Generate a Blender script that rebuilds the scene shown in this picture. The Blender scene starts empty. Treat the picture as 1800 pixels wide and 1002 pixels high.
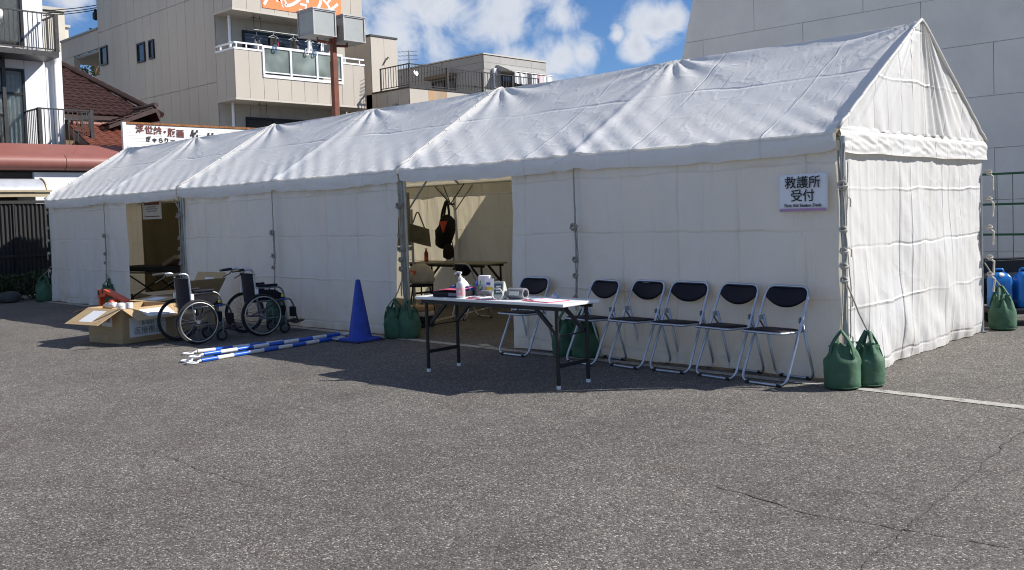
import bpy, bmesh, math, random
from mathutils import Vector, Matrix, noise
random.seed(7)
sc = bpy.context.scene
COL = sc.collection
rad = math.radians
# ------------------------------------------------------------------ camera, sky, sun, exposure
CAM = Vector((3.28, -7.30, 1.438))
FW = Vector((-0.68774517, 0.72475651, -0.04164838)); RT = Vector((0.72593941, 0.68694076, -0.0335315)); UP = Vector((-0.0043078, 0.05329533, 0.9985695))
FPX, PPY = 1662.5, 444.0
cd = bpy.data.cameras.new('camera'); cam = bpy.data.objects.new('camera', cd); COL.objects.link(cam)
cam.matrix_world = Matrix(((RT.x, UP.x, -FW.x, CAM.x), (RT.y, UP.y, -FW.y, CAM.y), (RT.z, UP.z, -FW.z, CAM.z), (0, 0, 0, 1)))
cd.sensor_width = 36; cd.lens = FPX / 1800 * 36; cd.shift_y = -(501 - PPY) / 1800; cd.clip_start = .05; cd.clip_end = 3000
sc.camera = cam
SUN = Vector((.98, .93, 1)).normalized()
world = bpy.data.worlds.new('World'); sc.world = world; world.use_nodes = True
def build_sky():
    nt = world.node_tree; N = nt.nodes; L = nt.links; N.clear()
    def nd(t, **k):
        n = N.new(t)
        for a, b in k.items(): setattr(n, a, b)
        return n
    out = nd('ShaderNodeOutputWorld'); bg = nd('ShaderNodeBackground'); bg.inputs[1].default_value = .083
    sky = nd('ShaderNodeTexSky', sky_type='NISHITA', sun_disc=False, sun_elevation=math.asin(SUN.z), sun_rotation=math.atan2(SUN.x, SUN.y))
    sky.altitude = 1500; sky.air_density = 1.0; sky.dust_density = .05; sky.ozone_density = 4.0
    tc = nd('ShaderNodeTexCoord')
    def math_(op, a, b=None, c=None, clamp=False):
        m = nd('ShaderNodeMath', operation=op, use_clamp=clamp)
        for i, v in enumerate((a, b, c)):
            if v is None: continue
            if isinstance(v, (int, float)): m.inputs[i].default_value = v
            else: L.new(v, m.inputs[i])
        return m.outputs[0]
    dirv = tc.outputs['Generated']
    big = nd('ShaderNodeTexNoise'); big.inputs['Scale'].default_value = 6; big.inputs['Detail'].default_value = 9; big.inputs['Roughness'].default_value = .58
    L.new(dirv, big.inputs['Vector'])
    fine = nd('ShaderNodeTexNoise'); fine.inputs['Scale'].default_value = 24; fine.inputs['Detail'].default_value = 8; fine.inputs['Roughness'].default_value = .6; fine.inputs['Distortion'].default_value = .5
    L.new(dirv, fine.inputs['Vector'])
    # separate cumulus heaps, each a soft cap about its own direction; the same heaps go on all round the horizon
    caps = []
    def heap(u, v, r): caps.append(((FW + RT * (u - 900) / FPX + UP * (PPY - v) / FPX).normalized(), r / FPX))
    for u, v, r in ((760, 5, 115), (905, -2, 110), (690, 55, 85), (985, 28, 50), (560, -30, 160), (985, 112, 85), (920, 118, 62), (1025, 95, 48), (880, 128, 50), (1150, 45, 62), (1120, 80, 45), (1180, 32, 40), (120, -12, 55), (1085, 62, 20)): heap(u, v, r)
    acc = None
    for d, r in caps:
        dt = nd('ShaderNodeVectorMath', operation='DISTANCE'); L.new(dirv, dt.inputs[0]); dt.inputs[1].default_value = d
        m = math_('SUBTRACT', 1.0, math_('DIVIDE', dt.outputs['Value'], r * 1.55))
        acc = m if acc is None else math_('MAXIMUM', acc, m)
    # the same broken cloud goes on over the rest of the sky
    gen = nd('ShaderNodeTexNoise'); gen.inputs['Scale'].default_value = 2.3; gen.inputs['Detail'].default_value = 2; L.new(dirv, gen.inputs['Vector'])
    dp = nd('ShaderNodeVectorMath', operation='DOT_PRODUCT'); L.new(dirv, dp.inputs[0]); dp.inputs[1].default_value = FW
    aw = nd('ShaderNodeMapRange', interpolation_type='SMOOTHSTEP'); L.new(dp.outputs['Value'], aw.inputs[0])
    for i_, v_ in enumerate((.70, .90, 0, 1)): aw.inputs[i_ + 1].default_value = v_
    g_ = math_('SUBTRACT', math_('MULTIPLY', math_('SUBTRACT', gen.outputs[0], .46), 4.5), aw.outputs[0])
    acc = math_('MAXIMUM', math_('MAXIMUM', acc, g_), -.6)
    dens = math_('ADD', acc, math_('MULTIPLY', math_('SUBTRACT', big.outputs[0], .5), 1.2))
    dens = math_('ADD', dens, math_('MULTIPLY', math_('SUBTRACT', fine.outputs[0], .5), 1.0))
    mr = nd('ShaderNodeMapRange', interpolation_type='SMOOTHSTEP'); L.new(dens, mr.inputs[0])
    for i, v in enumerate((.37, .86, 0, .96)): mr.inputs[i + 1].default_value = v
    tone = nd('ShaderNodeMapRange'); L.new(math_('ADD', dens, math_('MULTIPLY', fine.outputs[0], .5)), tone.inputs[0])
    for i, v in enumerate((.4, 1.5, 0, 1)): tone.inputs[i + 1].default_value = v
    cr = nd('ShaderNodeMixRGB'); cr.inputs[1].default_value = (8.3, 8.5, 8.8, 1); cr.inputs[2].default_value = (5.0, 5.4, 6.2, 1); L.new(tone.outputs[0], cr.inputs[0])
    mx = nd('ShaderNodeMixRGB'); tint = nd('ShaderNodeMixRGB', blend_type='MULTIPLY'); tint.inputs[0].default_value = 1; tint.inputs[2].default_value = (.66, .83, 1.02, 1); L.new(sky.outputs[0], tint.inputs[1]); L.new(mr.outputs[0], mx.inputs[0]); L.new(tint.outputs[0], mx.inputs[1]); L.new(cr.outputs[0], mx.inputs[2])
    L.new(mx.outputs[0], bg.inputs[0]); L.new(bg.outputs[0], out.inputs[0])
build_sky()
sd = bpy.data.lights.new('sun', 'SUN'); so = bpy.data.objects.new('sun', sd); COL.objects.link(so)
sd.energy = 5.0; sd.angle = rad(.53); sd.color = (1, .955, .89); so.location = (20, 20, 30)
so.rotation_euler = (-SUN).to_track_quat('-Z', 'Y').to_euler()
vs = sc.view_settings; vs.view_transform = 'Standard'; vs.look = 'None'; vs.gamma = 1; vs.exposure = .45; vs.use_curve_mapping = False
sc.cycles.use_denoising = True; sc.cycles.max_bounces = 8; sc.cycles.transmission_bounces = 6; sc.cycles.transparent_max_bounces = 8
sc.cycles.sample_clamp_indirect = 6; sc.cycles.filter_width = 1.1

# ------------------------------------------------------------------ helpers
def onp(u, v, ax, val):                      # where the sight line of a photo point meets the plane axis = val
    d = FW + RT * ((u - 900) / FPX) + UP * ((PPY - v) / FPX)
    return CAM + d * ((val - CAM[ax]) / d[ax])
def lerp(a, b, t): return a + (b - a) * t
class MB:
    def __init__(s): s.v = []; s.f = []; s.m = []
    def add(s, vs_, fs, m=0):
        o = len(s.v); s.v += [tuple(p) for p in vs_]; s.f += [tuple(i + o for i in f) for f in fs]; s.m += [m] * len(fs); return s
    def box(s, x0, x1, y0, y1, z0, z1, m=0, M=None):
        P = [Vector((x, y, z)) for z in (z0, z1) for x, y in ((x0, y0), (x1, y0), (x1, y1), (x0, y1))]
        if M: P = [M @ p for p in P]
        return s.add(P, [(3, 2, 1, 0), (4, 5, 6, 7), (0, 1, 5, 4), (1, 2, 6, 5), (2, 3, 7, 6), (3, 0, 4, 7)], m)
    def bar(s, a, b, w, h, m=0, up=(0, 0, 1)):
        a = Vector(a); b = Vector(b); d = (b - a); L = d.length; d.normalize(); u = Vector(up)
        if abs(d.dot(u)) > .98: u = Vector((0, 1, 0))
        r = d.cross(u).normalized(); u = r.cross(d)
        M = Matrix(((r.x, d.x, u.x, a.x), (r.y, d.y, u.y, a.y), (r.z, d.z, u.z, a.z), (0, 0, 0, 1)))
        return s.box(-w / 2, w / 2, 0, L, -h / 2, h / 2, m, M)
    def tube(s, pts, r, seg=8, closed=False, m=0):
        pts = [Vector(p) for p in pts]; n = len(pts); rs = r if isinstance(r, (list, tuple)) else [r] * n
        T = []
        for i in range(n):
            if closed: t = pts[(i + 1) % n] - pts[i - 1]
            else: t = pts[min(i + 1, n - 1)] - pts[max(i - 1, 0)]
            T.append(t.normalized() if t.length > 1e-9 else Vector((0, 0, 1)))
        up = Vector((0, 0, 1)) if abs(T[0].z) < .9 else Vector((1, 0, 0))
        a = T[0].cross(up).normalized(); V = []
        for i in range(n):
            a = (a - T[i] * a.dot(T[i])).normalized(); b = T[i].cross(a)
            for k in range(seg):
                w = 2 * math.pi * k / seg; V.append(pts[i] + (a * math.cos(w) + b * math.sin(w)) * rs[i])
        F = []
        for i in range(n if closed else n - 1):
            j = (i + 1) % n
            for k in range(seg): F.append((i * seg + k, i * seg + (k + 1) % seg, j * seg + (k + 1) % seg, j * seg + k))
        if not closed: F.append(tuple(range(seg - 1, -1, -1))); F.append(tuple((n - 1) * seg + k for k in range(seg)))
        return s.add(V, F, m)
    def lathe(s, prof, seg=20, M=None, m=0, wob=0, seed=0, squash=1):
        V = []; F = []; n = len(prof)
        for r, z in prof:
            for k in range(seg):
                w = 2 * math.pi * k / seg; rr = r
                if wob: rr *= 1 + wob * noise.noise((math.cos(w) * 1.7 + seed, math.sin(w) * 1.7, z * 7))
                V.append(Vector((rr * math.cos(w), rr * math.sin(w) * squash, z)))
        for i in range(n - 1):
            for k in range(seg): F.append((i * seg + k, i * seg + (k + 1) % seg, (i + 1) * seg + (k + 1) % seg, (i + 1) * seg + k))
        F.append(tuple(range(seg - 1, -1, -1))); F.append(tuple((n - 1) * seg + k for k in range(seg)))
        if M: V = [M @ p for p in V]
        return s.add(V, F, m)
    def grid(s, fn, nu, nv, m=0):
        V = [fn(i / nu, j / nv) for j in range(nv + 1) for i in range(nu + 1)]
        F = [(j * (nu + 1) + i, j * (nu + 1) + i + 1, (j + 1) * (nu + 1) + i + 1, (j + 1) * (nu + 1) + i) for j in range(nv) for i in range(nu)]
        return s.add(V, F, m)
    def prism(s, poly, axis, a, b, m=0):
        def P(p, t): return {0: (t, p[0], p[1]), 1: (p[0], t, p[1]), 2: (p[0], p[1], t)}[axis]
        n = len(poly); V = [P(p, a) for p in poly] + [P(p, b) for p in poly]
        F = [tuple(range(n - 1, -1, -1)), tuple(range(n, 2 * n))] + [(i, (i + 1) % n, n + (i + 1) % n, n + i) for i in range(n)]
        return s.add(V, F, m)
    def build(s, name, mat, parent=None, smooth=False, bevel=0, loc=None, fix=True):
        me = bpy.data.meshes.new(name); me.from_pydata(s.v, [], s.f)
        for mm in (mat if isinstance(mat, (list, tuple)) else [mat]): me.materials.append(MT[mm])
        if any(s.m):
            for p, i in zip(me.polygons, s.m): p.material_index = i
        if bevel or fix:
            bm = bmesh.new(); bm.from_mesh(me)
            if fix: bmesh.ops.recalc_face_normals(bm, faces=bm.faces)
            if bevel: bmesh.ops.bevel(bm, geom=bm.edges[:], offset=bevel, segments=2, profile=.6, affect='EDGES', clamp_overlap=True)
            bm.to_mesh(me); bm.free()
        if smooth:
            for p in me.polygons: p.use_smooth = True
            if smooth != 'all': me.set_sharp_from_angle(angle=rad(38))
        return obj(name, me, parent, loc)
def obj(name, data, parent=None, loc=None, rotz=0):
    o = bpy.data.objects.new(name, data); COL.objects.link(o)
    if parent: o.parent = parent
    if loc: o.location = loc
    if rotz: o.rotation_euler[2] = rotz
    return o
def tag(o, label, cat, group=None):
    o['label'] = label; o['category'] = cat
    if group: o['group'] = group
    return o
def thing(name, label, cat, loc=(0, 0, 0), rotz=0, group=None): return tag(obj(name, None, None, loc, rotz), label, cat, group)
def structure(o): o['kind'] = 'structure'; return o
def stuff(o): o['kind'] = 'stuff'; return o
def copy_tree(o, parent=None):
    c = o.copy(); COL.objects.link(c); c.parent = parent
    for ch in list(o.children): copy_tree(ch, c)
    return c
def arc(c, r, a0, a1, n, f): return [f(c[0] + r * math.cos(lerp(a0, a1, i / n)), c[1] + r * math.sin(lerp(a0, a1, i / n))) for i in range(n + 1)]
def rounded(poly, r, n=5):                    # 3-D polyline with rounded corners
    P = [Vector(p) for p in poly]; out = [P[0]]
    for i in range(1, len(P) - 1):
        a = (P[i - 1] - P[i]); b = (P[i + 1] - P[i]); d = min(r, a.length * .49, b.length * .49); p0 = P[i] + a.normalized() * d; p1 = P[i] + b.normalized() * d
        for k in range(n + 1):
            t = k / n; out.append((1 - t) ** 2 * p0 + 2 * t * (1 - t) * P[i] + t * t * p1)
    return out + [P[-1]]
def rounded_loop(poly, r, n=5):
    P = [Vector(p) for p in poly]; out = []; m = len(P)
    for i in range(m):
        a = P[i - 1] - P[i]; b = P[(i + 1) % m] - P[i]; d = min(r, a.length * .49, b.length * .49); p0 = P[i] + a.normalized() * d; p1 = P[i] + b.normalized() * d
        for k in range(n + 1):
            t = k / n; out.append((1 - t) ** 2 * p0 + 2 * t * (1 - t) * P[i] + t * t * p1)
    return out
def text(body, size, mat, name, parent, M, extrude=.0015, align='CENTER', bold=0, sx=1, shear=0):
    cu = bpy.data.curves.new('t', 'FONT'); cu.body = body; cu.size = size; cu.align_x = align; cu.align_y = 'CENTER'; cu.extrude = extrude; cu.offset = bold; cu.resolution_u = 3; cu.shear = shear
    o = bpy.data.objects.new('t', cu); COL.objects.link(o)
    me = bpy.data.meshes.new_from_object(o.evaluated_get(bpy.context.evaluated_depsgraph_get()))
    bpy.data.objects.remove(o); me.transform(M @ Matrix.Diagonal((sx, 1, 1, 1))); me.materials.clear(); me.materials.append(MT[mat])
    me.name = name
    return obj(name, me, parent)
def facing_mx(loc, x, y):                      # text plane: x = reading direction, y = up
    x = Vector(x).normalized(); y = Vector(y).normalized(); z = x.cross(y)
    return Matrix(((x.x, y.x, z.x, loc[0]), (x.y, y.y, z.y, loc[1]), (x.z, y.z, z.z, loc[2]), (0, 0, 0, 1)))

# ------------------------------------------------------------------ materials
MT = {}
def nodes(name):
    m = bpy.data.materials.new(name); m.use_nodes = True; MT[name] = m
    nt = m.node_tree; return m, nt, nt.nodes, nt.links, nt.nodes['Principled BSDF'], nt.nodes['Material Output']
def setv(b, k, v):
    if k in b.inputs: b.inputs[k].default_value = v
def pm(name, col, rough=.6, metal=0, var=.1, scale=6, bump=0, bscale=60, spec=.5, dirt=0, stretch=None, detail=4, trans=0, alpha=1, coat=0, hue=None):
    m, nt, N, L, B, O = nodes(name)
    setv(B, 'Roughness', rough); setv(B, 'Metallic', metal); setv(B, 'Specular IOR Level', spec); setv(B, 'Transmission Weight', trans); setv(B, 'Coat Weight', coat)
    tc = N.new('ShaderNodeTexCoord'); vec = tc.outputs['Object']
    if stretch:
        mp = N.new('ShaderNodeMapping'); mp.inputs['Scale'].default_value = stretch; L.new(vec, mp.inputs[0]); vec = mp.outputs[0]
    n = N.new('ShaderNodeTexNoise'); n.inputs['Scale'].default_value = scale; n.inputs['Detail'].default_value = detail; n.inputs['Roughness'].default_value = .6; L.new(vec, n.inputs['Vector'])
    cr = N.new('ShaderNodeValToRGB'); e = cr.color_ramp.elements; e[0].position = .3; e[1].position = .7
    c2 = hue or col
    e[0].color = [max(0, c * (1 - var)) for c in col] + [1]; e[1].color = [min(1, c * (1 + var)) for c in c2] + [1]
    L.new(n.outputs[0], cr.inputs[0]); src = cr.outputs[0]
    if dirt:
        n2 = N.new('ShaderNodeTexNoise'); n2.inputs['Scale'].default_value = scale * .35; n2.inputs['Detail'].default_value = 8; n2.inputs['Roughness'].default_value = .7; L.new(vec, n2.inputs['Vector'])
        r2 = N.new('ShaderNodeMapRange'); L.new(n2.outputs[0], r2.inputs[0]); r2.inputs[1].default_value = .5; r2.inputs[2].default_value = .75; r2.inputs[4].default_value = dirt
        mx = N.new('ShaderNodeMixRGB'); L.new(r2.outputs[0], mx.inputs[0]); L.new(src, mx.inputs[1]); mx.inputs[2].default_value = [c * .45 for c in col] + [1]; src = mx.outputs[0]
    L.new(src, B.inputs['Base Color'])
    rr = N.new('ShaderNodeMapRange'); L.new(n.outputs[0], rr.inputs[0]); rr.inputs[3].default_value = max(0, rough - .08); rr.inputs[4].default_value = min(1, rough + .08); L.new(rr.outputs[0], B.inputs['Roughness'])
    if bump:
        nb = N.new('ShaderNodeTexNoise'); nb.inputs['Scale'].default_value = bscale; nb.inputs['Detail'].default_value = 5; L.new(vec, nb.inputs['Vector'])
        bp = N.new('ShaderNodeBump'); bp.inputs['Strength'].default_value = 1; bp.inputs['Distance'].default_value = bump; L.new(nb.outputs[0], bp.inputs['Height']); L.new(bp.outputs[0], B.inputs['Normal'])
    return m
def canvas(name, col, tcol, tfac, crease_x, crease_z, ax='X', wr=.01, rough=.5, cre=.004, wscale=(3, 3, 3), fine=.004, stain=.0):
    """tent cloth: opaque and translucent share, fold creases from storage, fine wrinkles"""
    m, nt, N, L, B, O = nodes(name)
    def mth(op, a, b=None, clamp=False):
        n = N.new('ShaderNodeMath'); n.operation = op; n.use_clamp = clamp
        for i, v in enumerate((a, b)):
            if v is None: continue
            if isinstance(v, (int, float)): n.inputs[i].default_value = v
            else: L.new(v, n.inputs[i])
        return n.outputs[0]
    tc = N.new('ShaderNodeTexCoord'); V = tc.outputs['Object']; sp = N.new('ShaderNodeSeparateXYZ'); L.new(V, sp.inputs[0])
    wob = N.new('ShaderNodeTexNoise'); wob.inputs['Scale'].default_value = 1.6; wob.inputs['Detail'].default_value = 3; L.new(V, wob.inputs['Vector'])
    wv = mth('MULTIPLY', mth('SUBTRACT', wob.outputs[0], .5), .10)
    def crease(c, s, w=.016, off=0):
        q = mth('ADD', mth('DIVIDE', mth('ADD', c, wv), s), off); fr = mth('SUBTRACT', q, mth('FLOOR', q)); d = mth('MULTIPLY', mth('ABSOLUTE', mth('SUBTRACT', fr, .5)), s)
        k = mth('SUBTRACT', 1, mth('DIVIDE', d, w), True)
        fl = mth('FLOOR', q); par = mth('SUBTRACT', mth('MULTIPLY', mth('MODULO', mth('ABSOLUTE', fl), 2), 2), 1)
        return mth('MULTIPLY', k, par), mth('MULTIPLY', k, k)
    # storage folds
    cx, ax_ = crease(sp.outputs[ax], crease_x); cz, az_ = crease(sp.outputs['Z' if ax != 'S' else 'Y'], crease_z, .018, .3)
    mk = N.new('ShaderNodeTexNoise'); mk.inputs['Scale'].default_value = 1.1; L.new(V, mk.inputs['Vector'])
    pres = N.new('ShaderNodeMapRange'); L.new(mk.outputs[0], pres.inputs[0]); pres.inputs[1].default_value = .38; pres.inputs[2].default_value = .6; pres.inputs[3].default_value = .25
    cs = mth('MULTIPLY', mth('ADD', cx, cz), mth('MULTIPLY', pres.outputs[0], cre))
    mp = N.new('ShaderNodeMapping'); mp.inputs['Scale'].default_value = wscale; L.new(V, mp.inputs[0])
    n1 = N.new('ShaderNodeTexNoise'); n1.inputs['Scale'].default_value = 1; n1.inputs['Detail'].default_value = 5; n1.inputs['Roughness'].default_value = .55; n1.inputs['Distortion'].default_value = .8; L.new(mp.outputs[0], n1.inputs['Vector'])
    rd = mth('SUBTRACT', 1, mth('MULTIPLY', mth('ABSOLUTE', mth('SUBTRACT', n1.outputs[0], .5)), 5), True)      # sharp ridges
    n2 = N.new('ShaderNodeTexVoronoi'); n2.feature = 'DISTANCE_TO_EDGE'; n2.inputs['Scale'].default_value = 2.6; 
    dis = N.new('ShaderNodeTexNoise'); dis.inputs['Scale'].default_value = 4; dis.inputs['Detail'].default_value = 3; L.new(V, dis.inputs['Vector'])
    va = N.new('ShaderNodeVectorMath'); va.operation = 'MULTIPLY_ADD'; L.new(dis.outputs['Color'], va.inputs[0]); va.inputs[1].default_value = (.35, .35, .35); L.new(V, va.inputs[2]); L.new(va.outputs[0], n2.inputs['Vector'])
    crk = mth('MULTIPLY', mth('SUBTRACT', 1, mth('MULTIPLY', n2.outputs['Distance'], 9), True), fine)
    crk = mth('MULTIPLY', crk, pres.outputs[0])
    h = mth('ADD', mth('ADD', cs, mth('MULTIPLY', mth('ADD', n1.outputs[0], mth('MULTIPLY', rd, .35)), wr)), crk)
    bp = N.new('ShaderNodeBump'); bp.inputs['Strength'].default_value = 1; bp.inputs['Distance'].default_value = 1; L.new(h, bp.inputs['Height'])
    ns = N.new('ShaderNodeTexNoise'); ns.inputs['Scale'].default_value = 1.4; ns.inputs['Detail'].default_value = 7; ns.inputs['Roughness'].default_value = .65; L.new(V, ns.inputs['Vector'])
    cr = N.new('ShaderNodeValToRGB'); e = cr.color_ramp.elements; e[0].position = .32; e[1].position = .66
    e[0].color = [c * (1 - stain) for c in (col[0], col[1] * .985, col[2] * .95)] + [1]; e[1].color = list(col) + [1]; L.new(ns.outputs[0], cr.inputs[0])
    soil_shade = mth('MULTIPLY', mth('ADD', ax_, az_), mth('MULTIPLY', pres.outputs[0], .20), True)  # crease soil, deepened to paint in the shading of the folds
    mc = N.new('ShaderNodeMixRGB'); L.new(soil_shade, mc.inputs[0]); L.new(cr.outputs[0], mc.inputs[1]); mc.inputs[2].default_value = [c * .55 for c in col] + [1]
    if ax != 'X' or 'wall' in name:        # splashed dirt along the hem
        zz = N.new('ShaderNodeMapRange'); L.new(sp.outputs['Z'], zz.inputs[0]); zz.inputs[1].default_value = .32; zz.inputs[2].default_value = .0
        dn = N.new('ShaderNodeTexNoise'); dn.inputs['Scale'].default_value = 4; dn.inputs['Detail'].default_value = 8; dn.inputs['Roughness'].default_value = .7; L.new(V, dn.inputs['Vector'])
        dm = mth('MULTIPLY', mth('MULTIPLY', zz.outputs[0], zz.outputs[0]), mth('MULTIPLY', mth('SUBTRACT', dn.outputs[0], .36, True), 2.2), True)
        m3 = N.new('ShaderNodeMixRGB'); L.new(dm, m3.inputs[0]); L.new(mc.outputs[0], m3.inputs[1]); m3.inputs[2].default_value = (.30, .27, .23, 1); mc = m3
    L.new(mc.outputs[0], B.inputs['Base Color']); setv(B, 'Roughness', rough); setv(B, 'Specular IOR Level', .4); L.new(bp.outputs[0], B.inputs['Normal'])
    tr = N.new('ShaderNodeBsdfTranslucent'); tr.inputs[0].default_value = list(tcol) + [1]; L.new(bp.outputs[0], tr.inputs['Normal'])
    ms = N.new('ShaderNodeMixShader'); ms.inputs[0].default_value = tfac; L.new(B.outputs[0], ms.inputs[1]); L.new(tr.outputs[0], ms.inputs[2]); L.new(ms.outputs[0], O.inputs[0])
canvas('canvas_roof', (.85, .85, .85), (.80, .68, .42), .15, 1.35, .62, 'X', wr=.0045, cre=.006, wscale=(9, 2.2, 2.2), fine=.0022)
canvas('canvas_wall', (.88, .88, .875), (.88, .78, .55), .27, .62, .55, 'X', wr=.020, cre=.008, wscale=(3.4, 1, .5), fine=.0012, stain=.06)
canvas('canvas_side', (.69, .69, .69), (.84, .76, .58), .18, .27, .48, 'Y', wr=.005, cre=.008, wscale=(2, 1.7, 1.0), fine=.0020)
def asphalt(name, paint=None):
    m, nt, N, L, B, O = nodes(name)
    tc = N.new('ShaderNodeTexCoord'); V = tc.outputs['Object']
    def noise_(s, d, r=.6):
        n = N.new('ShaderNodeTexNoise'); n.inputs['Scale'].default_value = s; n.inputs['Detail'].default_value = d; n.inputs['Roughness'].default_value = r; L.new(V, n.inputs['Vector']); return n
    v = N.new('ShaderNodeTexVoronoi'); v.inputs['Scale'].default_value = 130; v.inputs['Randomness'].default_value = 1; L.new(V, v.inputs['Vector'])
    sx = N.new('ShaderNodeSeparateColor'); L.new(v.outputs['Color'], sx.inputs[0])
    cr = N.new('ShaderNodeValToRGB'); E = cr.color_ramp.elements
    E[0].position = 0; E[0].color = (.056, .050, .044, 1); E[1].position = 1; E[1].color = (.50, .46, .405, 1)
    for p, c in ((.40, (.110, .101, .091)), (.75, (.170, .155, .138)), (.92, (.255, .232, .205))):
        e = E.new(p); e.color = c + (1,)
    L.new(sx.outputs[0], cr.inputs[0])
    big = noise_(.55, 7); mid = noise_(5, 6, .7); mr = N.new('ShaderNodeMapRange'); L.new(big.outputs[0], mr.inputs[0]); mr.inputs[1].default_value = .3; mr.inputs[2].default_value = .7; mr.inputs[3].default_value = .76; mr.inputs[4].default_value = 1.08
    m2 = N.new('ShaderNodeMapRange'); L.new(mid.outputs[0], m2.inputs[0]); m2.inputs[1].default_value = .3; m2.inputs[2].default_value = .7; m2.inputs[3].default_value = .84; m2.inputs[4].default_value = 1.16
    k = N.new('ShaderNodeMath'); k.operation = 'MULTIPLY'; L.new(mr.outputs[0], k.inputs[0]); L.new(m2.outputs[0], k.inputs[1])
    vm = N.new('ShaderNodeVectorMath'); vm.operation = 'SCALE'; L.new(cr.outputs[0], vm.inputs[0]); L.new(k.outputs[0], vm.inputs['Scale']); src = vm.outputs[0]
    # faint reddish-brown blotches of old wear
    rn = noise_(1.3, 4); rr = N.new('ShaderNodeMapRange'); L.new(rn.outputs[0], rr.inputs[0]); rr.inputs[1].default_value = .56; rr.inputs[2].default_value = .72; rr.inputs[4].default_value = .35
    mx = N.new('ShaderNodeMixRGB'); mx.blend_type = 'MULTIPLY'; L.new(rr.outputs[0], mx.inputs[0]); L.new(src, mx.inputs[1]); mx.inputs[2].default_value = (1, .86, .82, 1); src = mx.outputs[0]
    # oil drips and dusty patches, each with its own outline
    on = noise_(.9, 6, .55); orr = N.new('ShaderNodeMapRange'); L.new(on.outputs[0], orr.inputs[0]); orr.inputs[1].default_value = .60; orr.inputs[2].default_value = .70; orr.inputs[4].default_value = .45
    mo = N.new('ShaderNodeMixRGB'); mo.blend_type = 'MULTIPLY'; L.new(orr.outputs[0], mo.inputs[0]); L.new(src, mo.inputs[1]); mo.inputs[2].default_value = (.62, .60, .58, 1); src = mo.outputs[0]
    dn_ = noise_(.38, 8, .7); dr = N.new('ShaderNodeMapRange'); L.new(dn_.outputs[0], dr.inputs[0]); dr.inputs[1].default_value = .52; dr.inputs[2].default_value = .72; dr.inputs[4].default_value = .30
    md_ = N.new('ShaderNodeMixRGB'); L.new(dr.outputs[0], md_.inputs[0]); L.new(src, md_.inputs[1]); md_.inputs[2].default_value = (.215, .197, .175, 1); src = md_.outputs[0]
    if paint:
        pn = noise_(11, 8, .75); pr = N.new('ShaderNodeMapRange'); L.new(pn.outputs[0], pr.inputs[0]); pr.inputs[1].default_value = .34; pr.inputs[2].default_value = .50
        sm = N.new('ShaderNodeMapRange'); L.new(sx.outputs[1], sm.inputs[0]); sm.inputs[3].default_value = .75
        k2 = N.new('ShaderNodeMath'); k2.operation = 'MULTIPLY'; L.new(pr.outputs[0], k2.inputs[0]); L.new(sm.outputs[0], k2.inputs[1])
        k3 = N.new('ShaderNodeMath'); k3.operation = 'MULTIPLY'; L.new(k2.outputs[0], k3.inputs[0]); k3.inputs[1].default_value = .8
        mp_ = N.new('ShaderNodeMixRGB'); L.new(k3.outputs[0], mp_.inputs[0]); L.new(src, mp_.inputs[1]); mp_.inputs[2].default_value = paint + (1,); src = mp_.outputs[0]
    L.new(src, B.inputs['Base Color']); setv(B, 'Roughness', .85); setv(B, 'Specular IOR Level', .35)
    bp = N.new('ShaderNodeBump'); bp.inputs['Distance'].default_value = .0035; bp.inputs['Strength'].default_value = .7; L.new(v.outputs['Distance'], bp.inputs['Height']); bp.invert = True; L.new(bp.outputs[0], B.inputs['Normal'])
asphalt('asphalt'); asphalt('paint_line', (.60, .57, .51))
pm('tar', (.07, .065, .06), .9, var=.3, scale=30)
pm('steel', (.42, .43, .42), .42, .85, .15, 12); pm('chrome', (.50, .54, .62), .38, .9, .08, 20); pm('chair_steel', (.24, .25, .27), .4, .85, .15, 20); pm('white_metal', (.78, .78, .77), .4, .1, .05)
pm('black_metal', (.012, .012, .013), .45, .2, .2, 20); pm('dark_bronze', (.045, .043, .042), .45, .4, .2, 10); pm('black_vinyl', (.005, .005, .012), .55, 0, .2, 9, .0015, 60, spec=.28)
pm('navy_cloth', (.004, .005, .016), .8, 0, .25, 15, .002, 120); pm('black_cloth', (.010, .010, .011), .9, 0, .3, 14, .004, 50)
pm('rubber', (.018, .018, .018), .8, 0, .2, 30); pm('table_white', (.80, .80, .79), .35, 0, .03, 5); pm('table_edge', (.42, .44, .46), .5)
pm('bag_green', (.050, .125, .070), .75, 0, .25, 7, .007, 16, dirt=.6); pm('rope', (.36, .33, .28), .9, 0, .25, 60, .003, 90); pm('rope_pale', (.55, .52, .46), .9, 0, .2, 60, .003, 90)
pm('cardboard', (.46, .32, .17), .85, 0, .09, 9, .0006, 90, stretch=(1, 1, 4)); pm('paper', (.80, .80, .80), .7, 0, .03, 12); pm('paper_lilac', (.86, .855, .87), .6, 0, .03); pm('pink_print', (.50, .27, .45), .6)
pm('notice_beige', (.46, .40, .31), .7); pm('ink', (.012, .012, .014), .6); pm('ink_grey', (.16, .16, .17), .7); pm('brown_ink', (.14, .045, .035), .8, 0, .5, 25); pm('tape', (.50, .30, .15), .3)
pm('cone_blue', (.012, .05, .36), .6, 0, .25, 9, dirt=.45); pm('bar_blue', (.012, .10, .52), .35); pm('bar_white', (.72, .71, .68), .45, 0, .1, 20, dirt=.3)
pm('tank_blue', (.01, .17, .55), .3, 0, .1, 5); pm('plastic_white', (.80, .80, .79), .35); pm('pink_plastic', (.72, .10, .20), .4); pm('red_plastic', (.72, .085, .025), .45, 0, .12, 9); pm('blue_box', (.03, .06, .24), .5); pm('yellow_print', (.75, .60, .05), .5)
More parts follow.
